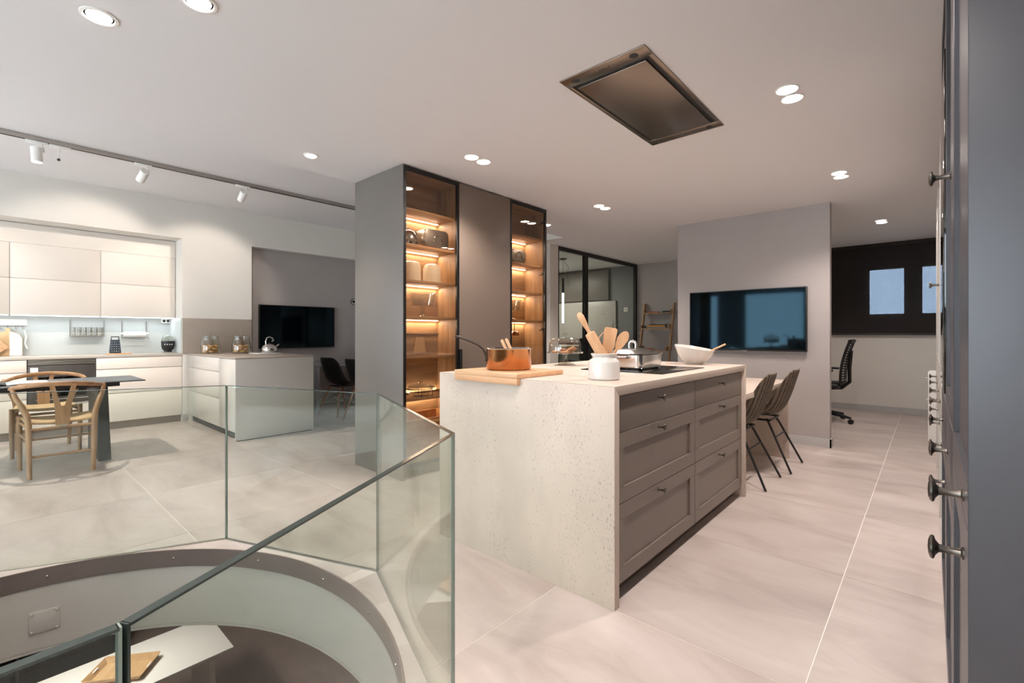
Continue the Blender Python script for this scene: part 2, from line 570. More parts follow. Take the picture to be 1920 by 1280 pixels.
# ================================================================= THE SETTING
ZC = 2.44      # main ceiling
ZK = 2.85      # raised kitchen ceiling
XE = -3.715    # edge between the two
OCT = [(-3.32, 0.01), (-2.895, 0.875), (-1.96, 1.236), (-1.014, 0.884), (-0.588, 0.087), (-0.56, -0.36), (-1.01, -1.02), (-1.96, -1.38), (-2.9, -1.0)]
EC = (-1.96, -0.07); EA, EB = 1.265, 1.16
ELL = [(EC[0] + EA * math.cos(2 * PI * i / 96), EC[1] + EB * math.sin(2 * PI * i / 96)) for i in range(96)]

# floor: bed with the stair opening, tiles laid on it
fl = plate([(-8.1, -4.1), (0.75, -4.1), (0.75, 8.75), (-8.1, 8.75)], OCT, -0.06, -0.0015).build('floor', 'grout', origin=(0, 0, 0))
struct(fl, 'large pale stone tile floor with an oval stair opening')
TS = 0.95; G = 0.0019
full = None
for i in range(-9, 1):
    for j in range(-3, 8):
        x0, x1 = -0.30 + TS * i, -0.30 + TS * (i + 1)
        y0, y1 = 1.71 + TS * j, 1.71 + TS * (j + 1)
        x0 = max(x0, -8.0); x1 = min(x1, 0.6); y1 = min(y1, 8.6)
        if y1 - y0 < 0.1: continue
        a0, a1, b0, b1 = x0 + G, x1 - G, y0 + G, y1 - G
        rect = [(a0, b0), (a1, b0), (a1, b1), (a0, b1)]
        near = not (x1 < -3.33 or x0 > -0.55 or y1 < -1.39 or y0 > 1.24)
        if near:
            # skip a tile wholly over the opening
            b = plate(rect, OCT, -0.008, 0.0)
            if not b.f: continue
            c = ((x0 + x1) / 2, (y0 + y1) / 2, 0)
            b.v = [(p[0] - c[0], p[1] - c[1], p[2]) for p in b.v]
            t = b.build('tile', 'tile', fl, smooth=False)
            t.location = c
        else:
            whole = abs((x1 - x0) - TS) < 1e-6 and abs((y1 - y0) - TS) < 1e-6
            c = ((x0 + x1) / 2, (y0 + y1) / 2, 0)
            if whole and full is not None:
                t = bpy.data.objects.new('tile', full); C.objects.link(t); t.parent = fl
            else:
                w, h = (a1 - a0) / 2, (b1 - b0) / 2
                t = B().box(-w, w, -h, h, -0.008, 0.0).build('tile', 'tile', fl, smooth=False)
                if whole: full = t.data
            t.location = c
# ring of border tiles between balustrade and opening
def octray(a):
    d = Vector((math.cos(a), math.sin(a)))
    best = None
    for k in range(len(OCT)):
        p = Vector(OCT[k]) - Vector(EC); q = Vector(OCT[(k + 1) % len(OCT)]) - Vector(EC)
        e = q - p
        den = d.x * e.y - d.y * e.x
        if abs(den) < 1e-9: continue
        t = (p.x * e.y - p.y * e.x) / den
        u = (p.x * d.y - p.y * d.x) / den
        if t > 0 and -1e-6 <= u <= 1 + 1e-6: best = t if best is None else min(best, t)
    return best
def ellray(a):
    c, s_ = math.cos(a), math.sin(a)
    return 1 / math.sqrt((c / EA) ** 2 + (s_ / EB) ** 2)
octa = [math.atan2(p[1] - EC[1], p[0] - EC[0]) % (2 * PI) for p in OCT]
cuts = sorted(octa + [k * PI / 12 + 0.06 for k in range(24)])
cuts = [c for i, c in enumerate(cuts) if i == 0 or c - cuts[i - 1] > 0.06]
for k in range(len(cuts)):
    a0 = cuts[k]; a1 = cuts[(k + 1) % len(cuts)]
    if a1 < a0: a1 += 2 * PI
    sub = sorted([a0 + (a1 - a0) * t / 6 for t in range(7)] + [o for oo in octa for o in (oo, oo + 2 * PI) if a0 + 1e-3 < o < a1 - 1e-3])
    out = []; inn = []
    for a in sub:
        ro = octray(a) - 0.004; ri = ellray(a) + 0.001
        ro = max(ro, ri + 0.004)
        out.append((EC[0] + ro * math.cos(a), EC[1] + ro * math.sin(a)))
        inn.append((EC[0] + ri * math.cos(a), EC[1] + ri * math.sin(a)))
    g = 0.0015
    b = B(); n = len(sub)
    vs = [(p[0], p[1], 0.0) for p in out] + [(p[0], p[1], 0.0) for p in inn] + [(p[0], p[1], -0.06) for p in out] + [(p[0], p[1], -0.06) for p in inn]
    fs = []
    for i in range(n - 1):
        fs += [(i, i + 1, n + i + 1, n + i), (2 * n + i, 3 * n + i, 3 * n + i + 1, 2 * n + i + 1), (n + i, n + i + 1, 3 * n + i + 1, 3 * n + i), (i, 2 * n + i, 2 * n + i + 1, i + 1)]
    fs += [(0, n, 3 * n, 2 * n), (n - 1, 3 * n - 1, 4 * n - 1, 2 * n - 1)]
    cx = sum(p[0] for p in out + inn) / (2 * n); cy = sum(p[1] for p in out + inn) / (2 * n)
    b.add([(cx + (x - cx) * 0.997, cy + (y - cy) * 0.997, z) for x, y, z in vs], fs)
    b.build('border_tile', 'tile', fl, smooth=False)

# fascia band round the opening, with its screws, and the plaster drum below
def ellpt(a, dr=0.0):
    r = ellray(a) + dr
    return (EC[0] + r * math.cos(a), EC[1] + r * math.sin(a))
def ring(z0, z1, d0, d1, n=96):
    b = B(); vs = []; fs = []
    for k in range(n):
        a = 2 * PI * k / n
        for (d, z) in ((d0, z0), (d1, z0), (d1, z1), (d0, z1)):
            q = ellpt(a, d); vs.append((q[0], q[1], z))
    for k in range(n):
        j = (k + 1) % n
        for e in range(4):
            fs.append((k * 4 + e, k * 4 + (e + 1) % 4, j * 4 + (e + 1) % 4, j * 4 + e))
    return b.add(vs, fs)
band = ring(-0.085, 0.002, -0.008, 0.0).build('trim_1', 'bronze_band', origin=(0, 0, 0), angle=50)
struct(band, 'dark bronze metal band lining the rim of the stair opening')
sc0 = None
for deg in (20, 44, 62, 80, 100, 122, 144, 168, 180, 196, 214, 250, 290, 330):
    a = R(deg); q = ellpt(a, -0.008)
    if sc0 is None:
        s_ = B().lathe([(0.0, 0.0), (0.005, 0.0), (0.006, 0.003), (0.004, 0.006), (0.0, 0.007)], 10, axis='x').build('screw', 'steel', band)
        sc0 = s_
    else:
        s_ = sc0.copy(); C.objects.link(s_); s_.parent = band
    s_.location = (q[0], q[1], -0.04); s_.rotation_euler = (0, 0, a + PI)
drum = ring(-0.385, -0.06, 0.0, 0.05)
dr_o = drum.build('wall_opening', 'plaster', origin=(0, 0, 0), angle=50)
struct(dr_o, 'grey plastered wall of the oval stair opening')
apl = thing('access_panel', 'small square access plate screwed to the grey wall of the stair opening', 'access panel', (-3.24, 0.186, -0.31), 0, world=True)
aa = math.atan2(0.19 + 0.07, -1.27)
q = ellpt(aa, -0.004)
def place_panel():
    n = Vector((-math.cos(aa), -math.sin(aa), 0)); t = Vector((-n.y, n.x, 0))
    M = Matrix(((n.x, t.x, 0, q[0]), (n.y, t.y, 0, q[1]), (n.z, t.z, 1, -0.255), (0, 0, 0, 1)))
    B().box(-0.004, 0.003, -0.054, 0.054, -0.052, 0.052).xf(M).build('plate', 'plaster', apl, bevel=0.0015)
    for sy in (-1, 1):
        for sz in (-1, 1):
            B().lathe([(0.006, 0.0), (0.006, 0.003), (0.003, 0.005), (0.0, 0.005)], 10, (0.003, sy * 0.044, sz * 0.042), 'x').xf(M).build('screw', 'plaster', apl)
place_panel()

# storey below, seen through the opening
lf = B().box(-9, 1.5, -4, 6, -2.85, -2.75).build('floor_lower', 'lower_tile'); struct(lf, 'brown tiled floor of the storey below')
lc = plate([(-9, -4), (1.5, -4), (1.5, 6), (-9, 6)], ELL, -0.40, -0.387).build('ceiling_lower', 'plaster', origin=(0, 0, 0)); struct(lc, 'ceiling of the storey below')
for nm, a in (('wall_lower_left', (-9.1, -9, -4, 6)), ('wall_lower_right', (1.5, 1.6, -4, 6)), ('wall_lower_front', (-9, 1.5, -4.1, -4)), ('wall_lower_back', (-9, 1.5, 6, 6.1))):
    struct(B().box(*a, -2.75, -0.4).build(nm, 'wall_paint'))

# walls
def sbox(name, m, *boxes, label=None):
    b = B()
    for q in boxes: b.box(*q)
    return struct(b.build(name, m), label)
sbox('wall_left', 'wall_paint',
     (-7.9, -7.2, -4.0, 1.67, 2.366, ZK), (-7.9, -7.78, -4.0, 1.67, 0, 2.366),
     (-7.9, -7.2, 1.67, 2.50, 0, ZK), (-7.9, -7.2, 2.50, 5.2, 2.377, ZK), (-7.9, -7.2, -4.0, -2.2, 0, 2.366), label='pale kitchen wall with recesses')
sbox('wall_recess', 'grey_paint', (-7.9, -7.34, 2.50, 5.2, 0, 2.377), label='grey wall at the back of the recess behind the television')
sbox('wall_end', 'wall_paint', (-7.9, -4.16, 5.2, 5.42, 0, ZK), (-4.16, XE, 5.2, 5.3, ZC, ZK), label='wall at the far end of the kitchen')
sbox('wall_post', 'wall_paint', (-4.3, -4.1, 5.42, 5.62, 0, ZC), label='pale post beside the black framed glass partition')
sbox('wall_back', 'grey_paint', (-4.15, -2.3, 8.16, 8.3, 0, ZC), label='grey wall behind the ladder shelf')
sbox('wall_office', 'office_grey', (-8.0, -4.15, 8.16, 8.3, 0, ZC), (-8.0, -7.9, 5.42, 8.16, 0, ZC), label='grey wall of the glazed office')
sbox('wall_television', 'grey_paint', (-2.274, -0.738, 5.563, 5.66, 0, ZC), label='freestanding grey wall carrying the large television')
# far wall with two window openings
w1, w2 = (-0.69, -0.24), (-0.105, 0.34)
zw0, zw1 = 1.39, 2.095
sbox('wall_far', 'wall_paint', (-2.3, 0.75, 8.62, 8.72, 0, zw0), (-2.3, 0.75, 8.62, 8.72, zw1, ZC), (-2.3, w1[0], 8.62, 8.72, zw0, zw1),
     (w1[1], w2[0], 8.62, 8.72, zw0, zw1), (w2[1], 0.75, 8.62, 8.72, zw0, zw1), (-2.4, -2.3, 8.16, 8.72, 0, ZC), label='pale far wall below the dark roller blind')
sbox('wall_right', 'wall_paint', (0.66, 0.75, -4.1, 8.72, 0, ZC), label='wall behind the tall cabinets')
# street front behind the camera: tall windows, the outer two added for more daylight
fw = [(-7.4, -5.9), (-5.35, -4.85), (-4.15, -2.55), (-2.2, -0.9)]
bx_ = [(-8.0, fw[0][0])] + [(fw[i][1], fw[i + 1][0]) for i in range(3)] + [(fw[3][1], 0.75)]
sbox('wall_front', 'wall_paint', *[(a, b_, -4.1, -4.0, 0, ZK) for a, b_ in bx_], *[(a, b_, -4.1, -4.0, 2.35, ZK) for a, b_ in fw], *[(a, b_, -4.1, -4.0, 0, 0.25) for a, b_ in fw])
for k, (a, b_) in enumerate(fw):
    w = croot('window_%d' % (k + 3), ((a + b_) / 2, -4.05, 0.25))
    f = B()
    f.box(a, a + 0.05, -4.08, -4.02, 0.25, 2.35).box(b_ - 0.05, b_, -4.08, -4.02, 0.25, 2.35).box(a, b_, -4.08, -4.02, 0.25, 0.30).box(a, b_, -4.08, -4.02, 2.30, 2.35)
    f.build('window_frame', 'black_frame', w)
    B().box(a + 0.05, b_ - 0.05, -4.055, -4.045, 0.30, 2.30).build('pane', 'window_glass', w)
for k, (a, b_) in enumerate((w1, w2)):
    w = croot('window_%d' % (k + 1), ((a + b_) / 2, 8.67, zw0))
    f = B()
    f.box(a, a + 0.03, 8.64, 8.70, zw0, zw1).box(b_ - 0.03, b_, 8.64, 8.70, zw0, zw1).box(a, b_, 8.64, 8.70, zw0, zw0 + 0.03).box(a, b_, 8.64, 8.70, zw1 - 0.03, zw1)
    f.build('window_frame', 'satin_white', w)
    B().box(a + 0.03, b_ - 0.03, 8.665, 8.672, zw0 + 0.03, zw1 - 0.03).build('pane', 'window_glass', w)
# ceilings
ce = sbox('ceiling', 'ceiling_paint', (XE, 0.75, -4.1, 8.75, ZC, ZK + 0.02), (-8.0, XE, 5.3, 8.75, ZC, ZK + 0.02), label='white main ceiling with recessed lights')
ck = sbox('ceiling_kitchen', 'ceiling_paint', (-8.0, XE, -4.1, 5.3, ZK, ZK + 0.05), label='raised white ceiling over the kitchen')
# baseboards
sbox('baseboard_television', 'baseboard', (-2.28, -0.725, 5.55, 5.563, 0, 0.085), (-0.738, -0.725, 5.55, 5.67, 0, 0.085))
sbox('baseboard_far', 'baseboard', (-2.3, 0.66, 8.607, 8.62, 0, 0.09))
sbox('baseboard_back', 'baseboard', (-4.12, -2.3, 8.147, 8.16, 0, 0.085))
sbox('baseboard_recess', 'baseboard', (-7.34, -7.327, 2.58, 5.2, 0, 0.085))
sbox('baseboard_left', 'baseboard', (-7.2, -7.187, 1.67, 1.72, 0, 0.09))

# ================================================================= GLASS BALUSTRADE
bal = thing('glass_balustrade', 'frameless clear glass balustrade around the oval stair opening', 'balustrade', (EC[0], EC[1], 0), world=True)
HG = 0.847
for k in range(len(OCT)):
    p = Vector(OCT[k]); q_ = Vector(OCT[(k + 1) % len(OCT)])
    d = (q_ - p).normalized(); nrm = Vector((d.y, -d.x)); L = (q_ - p).length
    def bar(s0, s1, z0, z1, t):
        c = [p + d * s0 - nrm * t, p + d * s1 - nrm * t, p + d * s1 + nrm * t, p + d * s0 + nrm * t]
        return B().hexa([(v.x, v.y, z0) for v in c], [(v.x, v.y, z1) for v in c])
    g = bar(0.004, L - 0.004, 0.004, HG - 0.003, 0.0055).build('glass_panel', 'clear_glass', bal, smooth=False)
    bar(0.003, L - 0.003, HG - 0.003, HG, 0.006).build('top_edge', 'glass_edge', g, smooth=False)
    bar(0.001, 0.004, 0.004, HG, 0.0057).build('side_edge', 'glass_edge_pale', g, smooth=False)
    bar(L - 0.004, L - 0.001, 0.004, HG, 0.0057).build('side_edge', 'glass_edge', g, smooth=False)
    bar(0.0, L, 0.0, 0.004, 0.009).build('base_channel', 'brushed_steel', bal, smooth=False)

# ================================================================= LAMPS
def twin(name, label, x, y, power=P_TWIN, col=NEUT):
    t = thing(name, label, 'ceiling light', (x, y, ZC - 0.012), group='twin recessed downlights', world=True)
    for s_ in (-1, 1):
        c = (x, y + s_ * 0.062, ZC)
        B().lathe([(0.052, 0.0), (0.056, 0.0), (0.056, -0.004), (0.050, -0.004), (0.050, 0.0)], 28, c).build('trim_ring', 'satin_white', t)
        B().lathe([(0.0, -0.0035), (0.049, -0.0035), (0.049, 0.0)], 28, c).build('lamp_disc', 'lamp_disc', t)
        light('downlight', 'SPOT', (c[0], c[1], ZC - 0.02), power, col, t, spot_size=R(135), spot_blend=0.6, shadow_soft_size=0.045)
    return t
twin('twin_downlight', 'twin round downlight in the ceiling in front of the tall display cabinet', -2.53, 2.447)
twin('twin_downlight', 'twin round downlight in the ceiling left of the television wall', -2.52, 4.22)
twin('twin_downlight', 'largest twin round downlight, right of the black ceiling extractor', -0.57, 2.915)
twin('twin_downlight', 'twin round downlight near the top right corner of the television wall', -0.55, 4.67)
twin('twin_downlight', 'smallest twin round downlight, in the ceiling before the dark blind', -0.42, 6.93, P_TWIN * 0.7)
twin('twin_downlight', 'twin round downlight above the passage near the camera', -0.57, 1.15)
twin('twin_downlight', 'twin round downlight over the passage beside the stair opening', -0.57, -0.62)
def small(label, x, y, target, power=P_SMALL, r=0.045):
    t = thing('tilting_downlight', label, 'ceiling light', (x, y, ZC - 0.02), world=True)
    B().lathe([(r * 1.18, 0.0), (r * 1.4, 0.0), (r * 1.4, -0.004), (r * 1.15, -0.006), (r * 1.1, 0.0)], 26, (x, y, ZC)).build('trim_ring', 'satin_white', t)
    B().lathe([(0.0, -0.012), (r * 0.8, -0.012), (r * 0.95, 0.0)], 24, (x, y, ZC)).build('lamp_disc', 'lamp_disc', t)
    spot_at('downlight', (x, y, ZC - 0.025), target, power, NEUT, t, 100, 0.5, 0.035)
    return t
small('round tilting downlight nearest the upper left corner', -2.557, 0.305, (-2.6, 0.3, 0))
small('round tilting downlight cut by the upper edge of the picture', -2.152, 0.554, (-2.1, 0.6, 0))
small('small tilting downlight left of the tall display cabinet', -3.384, 1.576, (-3.5, 1.4, 0), r=0.036)
small('small tilting downlight peeping out behind the tall display cabinet', -3.418, 4.461, (-3.5, 4.7, 0), r=0.036)

tr = thing('lighting_track', 'long grey lighting track on the kitchen ceiling', 'track', (-5.8, 1.2, 2.80), world=True)
B().box(-5.82, -5.78, -2.6, 4.6, 2.81, 2.85).build('rail', 'brushed_steel', tr, bevel=0.003)
B().box(-5.806, -5.794, -2.6, 4.6, 2.806, 2.811).build('slot', 'dark_grey', tr)
def track_spot(label, y, target, power=P_TRACK, size=75, rad=0.035):
    x = -5.8
    t = thing('track_spotlight', label, 'spotlight', (x, y, 2.6), world=True)
    B().box(x - 0.016, x + 0.016, y - 0.07, y + 0.07, 2.785, 2.808).build('adapter', 'satin_white', t, bevel=0.003)
    B().tube([(x, y + 0.03, 2.79), (x, y + 0.045, 2.75), (x, y + 0.045, 2.72)], 0.007, 8).build('bracket', 'satin_white', t)
    d = (Vector(target) - Vector((x, y, 2.70))).normalized()
    c = Vector((x, y, 2.70))
    rot = d.to_track_quat('-Z', 'Y').to_matrix().to_4x4()
    M = Matrix.Translation(c) @ rot
    B().lathe([(0.0, 0.055), (0.036, 0.055), (0.038, 0.05), (0.038, -0.075), (0.034, -0.075), (0.033, -0.06), (0.0, -0.06)], 24).xf(M).build('lamp_head', 'satin_white', t)
    B().lathe([(0.0, -0.066), (0.032, -0.066), (0.032, -0.061)], 20).xf(M).build('lamp_lens', 'track_glow', t)
    spot_at('spot', tuple(c + d * 0.08), target, power, WARM, t, size, 0.5, rad)
track_spot('white track spotlight with a glowing rim, leftmost on the kitchen track', 0.28, (-5.75, 0.42, 0.0), P_TRACK * 4.0, 110, 0.012)
track_spot('white track spotlight in the middle of the kitchen track', 1.02, (-7.4, 0.7, 1.7), P_TRACK)
track_spot('white track spotlight nearest the tall display cabinet', 1.92, (-7.3, 1.9, 1.6), P_TRACK)
track_spot('white track spotlight beyond the left edge of the picture', -0.7, (-7.3, -0.6, 1.5), P_TRACK)
hs = thing('track_adapter', 'thin white pendant adapter hanging from the track between two spotlights', 'adapter', (-5.8, 0.43, 2.66), world=True)
B().box(-5.816, -5.784, 0.36, 0.50, 2.785, 2.808).build('adapter', 'satin_white', hs, bevel=0.003)
B().tube([(-5.8, 0.42, 2.79), (-5.8, 0.42, 2.69)], 0.005, 8).build('stem', 'satin_white', hs)
B().sphere((-5.8, 0.42, 2.685), 0.012).build('stem_end', 'dark_grey', hs)
# fill lights without fixtures, added for the office behind glass and storey below
light('office_fill', 'AREA', (-5.6, 7.0, 2.40), 30, NEUT, None, shape='RECTANGLE', size=0.9, size_y=0.3)
light('basement_fill', 'AREA', (-5.4, 0.4, -0.42), 30, NEUT, None, shape='RECTANGLE', size=0.8, size_y=0.3)

# ceiling extractor
hd = thing('ceiling_extractor', 'black rectangular extractor hood set in the ceiling above the island', 'extractor hood', (-1.195, 2.52, ZC - 0.02), world=True)
x0, x1, y0, y1 = -1.433, -0.96, 1.974, 3.066
f = B()
f.box(x0, x1, y0, y0 + 0.085, ZC - 0.006, ZC).box(x0, x1, y1 - 0.085, y1, ZC - 0.006, ZC).box(x0, x0 + 0.022, y0 + 0.085, y1 - 0.085, ZC - 0.006, ZC).box(x1 - 0.022, x1, y0 + 0.085, y1 - 0.085, ZC - 0.006, ZC)
f.build('frame', 'hood_steel', hd, bevel=0.0015)
B().box(x0 + 0.022, x1 - 0.022, y0 + 0.085, y1 - 0.085, ZC - 0.0025, ZC).build('suction_gap', 'black_frame', hd)
B().box(x0 + 0.045, x1 - 0.045, y0 + 0.107, y1 - 0.107, ZC - 0.012, ZC - 0.0025).build('glass_panel', 'hood_panel', hd, bevel=0.0015)
for yy in (y0 + 0.042, y1 - 0.042):
    for xx in (x0 + 0.075, x1 - 0.075):
        B().lathe([(0.0, -0.008), (0.018, -0.008), (0.022, -0.006), (0.022, 0.0)], 18, (xx, yy, ZC)).build('lamp', 'dark_grey', hd)
for k in range(4):
    B().box(-1.22 + k * 0.016, -1.214 + k * 0.016, y0 + 0.04, y0 + 0.046, ZC - 0.0075, ZC - 0.006).build('button', 'black_frame', hd)
# ================================================================= ISLAND
IX0, IX1, IY0, IY1, IZ = -2.065, -0.957, 1.699, 3.527, 0.915
wt = thing('island_worktop', 'cream travertine waterfall worktop of the kitchen island', 'worktop', (-1.511, 2.613, 0), world=True)
B().prism([(IY0, IZ), (IY1, IZ), (IY1 - 0.04, IZ - 0.04), (IY0 + 0.04, IZ - 0.04)], IX0, IX1, 'x').build('top_slab', 'stone_flat', wt, bevel=0.0015)
B().prism([(IY0, 0.0), (IY0, IZ - 0.0008), (IY0 + 0.04, IZ - 0.0408), (IY0 + 0.04, 0.0)], IX0, IX1, 'x').build('end_panel', 'stone_upright', wt, bevel=0.0015)
B().prism([(IY1, 0.0), (IY1, IZ - 0.0008), (IY1 - 0.04, IZ - 0.0408), (IY1 - 0.04, 0.0)], IX0, IX1, 'x').build('end_panel', 'stone_upright', wt, bevel=0.0015)

def knob_mesh():
    # along +x, base at 0
    return B().lathe([(0.0, 0.0), (0.0085, 0.0), (0.0085, 0.002), (0.006, 0.0035), (0.005, 0.010), (0.0048, 0.020), (0.006, 0.026), (0.0105, 0.0295),
                      (0.0155, 0.031), (0.0165, 0.033), (0.0150, 0.0355), (0.009, 0.0375), (0.0, 0.038)], 20, axis='x')
KN = None
def knob(parent, x, y, z, sx=1, scale=1.0):
    global KN
    w = WR.get(parent.name, (0, 0, 0))
    if KN is None:
        KN = knob_mesh().build('knob_source', 'pewter', None, origin=(0, 0, 0))
        me = KN.data; bpy.data.objects.remove(KN); KN = me
        KN.name = 'knob'
    o = bpy.data.objects.new('knob', KN); C.objects.link(o); o.parent = parent
    o.location = (x - w[0], y - w[1], z - w[2]); o.scale = (scale, scale, scale)
    if sx < 0: o.rotation_euler = (0, 0, PI)
    return o
def shaker(parent, name, m, x, y0, y1, z0, z1, sx=1, panel=True, fr=0.055, th=0.02, lower=None):
    """a front in the x = const plane; x is its visible face, facing sx"""
    xb = x - sx * th
    b = B()
    def bx(a, c, d, e, f, g):
        b.box(min(a, c), max(a, c), d, e, f, g)
    if not panel:
        bx(xb, x, y0, y1, z0, z1)
        return b.build(name, m, parent, bevel=0.0015)
    bx(xb, x, y0, y1, z0, z0 + fr); bx(xb, x, y0, y1, z1 - fr, z1)
    bx(xb, x, y0, y0 + fr, z0 + fr, z1 - fr); bx(xb, x, y1 - fr, y1, z0 + fr, z1 - fr)
    o = b.build(name, m, parent, bevel=0.001, seg=1)
    p_ = B(); p_.box(min(xb, x - sx * 0.009), max(xb, x - sx * 0.009), y0 + fr, y1 - fr, z0 + fr, z1 - fr)
    p_.build('recessed_panel', m, o)
    return o
for k, (a, c, lab) in enumerate(((1.745, 2.618, 'taupe drawer unit with three knobs in the near half of the island front'), (2.622, 3.483, 'taupe drawer unit with three knobs in the far half of the island front'))):
    u = thing('drawer_unit', lab, 'cabinet', (-1.25, (a + c) / 2, 0), group='island drawer units', world=True)
    B().box(-2.05, -0.998, a, c, 0.075, 0.87).build('body', 'drawer_lacquer', u)
    B().box(-2.0, -1.03, a, c, 0.0, 0.075).build('plinth', 'plinth_brown', u)
    for (z0, z1, pn, kz) in ((0.714, 0.868, False, 0.826), (0.413, 0.711, True, 0.684), (0.075, 0.410, True, 0.383)):
        d = shaker(u, 'drawer', 'drawer_lacquer', -0.974, a + 0.001, c - 0.001, z0, z1, 1, pn, 0.066)
        knob(d, -0.974, (a + c) / 2 - 0.03, kz)
# seating table joined to the far end
et = thing('island_table', 'lower cream stone table running off the far end of the island', 'table', (-1.5, 4.2, 0), world=True)
B().box(-1.86, IX1, IY1 + 0.001, 4.873, 0.668, 0.710).build('tabletop', 'stone_flat', et, bevel=0.0015)
B().box(-1.86, IX1, 4.833, 4.873, 0.0, 0.668).build('end_panel', 'stone_upright', et, bevel=0.0015)

# ---- rattan chairs at the island table
def shell(prof, hw, lift, n=13):
    """prof: (y,z) from seat front to back top; hw: half widths; lift: how far the edges rise / wrap"""
    b = B(); vs = []; fs = []
    m = len(prof)
    for i, (y, z) in enumerate(prof):
        i0, i1 = max(i - 1, 0), min(i + 1, m - 1)
        t = Vector((0, prof[i1][0] - prof[i0][0], prof[i1][1] - prof[i0][1])).normalized()
        nrm = Vector((0, t.z, -t.y))   # towards the sitter
        if nrm.z < -0.2: nrm = -nrm
        for k in range(n):
            u = -1 + 2 * k / (n - 1)
            q = Vector((u * hw[i], y, z)) + nrm * lift[i] * abs(u) ** 2.4
            vs.append(tuple(q))
    for i in range(m - 1):
        for k in range(n - 1):
            fs.append((i * n + k, i * n + k + 1, (i + 1) * n + k + 1, (i + 1) * n + k))
    return b.add(vs, fs)
rc = thing('rattan_chair', 'dark woven rattan shell chair on black steel legs, nearer to the island', 'chair', (-1.145, 3.93, 0), R(90), group='rattan chairs at the island')
shell([(0.23, 0.425), (0.20, 0.445), (0.10, 0.435), (0.0, 0.425), (-0.08, 0.432), (-0.145, 0.465), (-0.185, 0.53), (-0.215, 0.61), (-0.24, 0.69), (-0.262, 0.77), (-0.275, 0.815), (-0.28, 0.835)],
      [0.17, 0.19, 0.215, 0.225, 0.23, 0.232, 0.23, 0.224, 0.212, 0.185, 0.15, 0.10], [0.01, 0.03, 0.05, 0.06, 0.07, 0.085, 0.085, 0.075, 0.06, 0.04, 0.025, 0.012]).build('woven_shell', 'rattan', rc, solid=0.012, sub=1)
B().box(-0.17, 0.17, -0.10, 0.19, 0.448, 0.472).build('seat_pad', 'black_plastic', rc, bevel=0.01)
B().tube([(-0.15, 0.14, 0.405), (0.15, 0.14, 0.405), (0.15, -0.10, 0.405), (-0.15, -0.10, 0.405)], 0.009, 8, closed=True).build('seat_frame', 'black_metal', rc)
for sx in (-1, 1):
    B().tube([(sx * 0.13, -0.07, 0.412), (sx * 0.15, -0.10, 0.36), (sx * 0.222, -0.27, 0.004)], 0.0085, 10).build('leg', 'black_metal', rc)
    B().tube([(sx * 0.13, 0.12, 0.412), (sx * 0.15, 0.14, 0.36), (sx * 0.222, 0.25, 0.004)], 0.0085, 10).build('leg', 'black_metal', rc)
B().tube([(-0.168, -0.142, 0.27), (0.168, -0.142, 0.27)], 0.007, 8).build('crossbar', 'black_metal', rc)
B().tube([(-0.168, 0.166, 0.27), (0.168, 0.166, 0.27)], 0.007, 8).build('crossbar', 'black_metal', rc)
dup(rc, (-1.10, 4.525, 0), R(90), 'dark woven rattan shell chair on black steel legs, farther from the island')

# ---- things on the island
Z0 = IZ
tag(B().box(-1.57, -1.057, 2.38, 3.005, Z0, Z0 + 0.005).build('induction_hob', 'black_glass', bevel=0.0015), 'black glass induction hob set on the island worktop', 'hob')
cb = thing('cutting_board', 'thick beech cutting board hooked over the island edge', 'cutting board', (-1.69, 1.87, Z0), world=True)
B().box(-1.91, -1.463, 1.674, 2.05, Z0 + 0.001, Z0 + 0.024).build('board', 'beech', cb, bevel=0.002)
B().box(-1.91, -1.463, 1.674, 1.697, Z0 - 0.03, Z0 + 0.001).build('front_lip', 'beech', cb, bevel=0.002)
pc = (-1.70, 1.878, Z0 + 0.0245)
pot = thing('saucepan', 'shiny copper saucepan with a long dark handle on the cutting board', 'saucepan', pc)
B().lathe([(0.0, 0.0), (0.108, 0.0), (0.117, 0.004), (0.121, 0.012), (0.1215, 0.108), (0.1235, 0.1125), (0.121, 0.115), (0.118, 0.111), (0.1175, 0.012), (0.0, 0.008)], 48).build('pan_body', 'copper', pot)
B().lathe([(0.1178, 0.111), (0.121, 0.1155), (0.1245, 0.1125), (0.1215, 0.1085)], 48).build('rim', 'steel', pot)
hdir = Vector((-0.746, -0.666, 0)).normalized()
hp = [(0.12, 0.060), (0.128, 0.085), (0.140, 0.112), (0.165, 0.132), (0.215, 0.155), (0.262, 0.172), (0.285, 0.176), (0.292, 0.174)]
B().tube([tuple(hdir * r + Vector((0, 0, z))) for r, z in hp], [(0.006, 0.008), (0.006, 0.008), (0.006, 0.0075), (0.006, 0.0065), (0.0065, 0.0055), (0.007, 0.006), (0.009, 0.0065), (0.006, 0.004)], 12).build('handle', 'dark_handle', pot)
for k in (-1, 0, 1):
    c = hdir * 0.125 + Vector((-hdir.y, hdir.x, 0)) * 0.012 * k + Vector((0, 0, 0.05 - abs(k) * 0.012 + 0.012))
    B().sphere(tuple(c), 0.005, n=10, m=6).build('rivet', 'dark_handle', pot)
rt_ = Vector((0.746, 0.666, 0)); fw_ = Vector((-0.666, 0.746, 0))
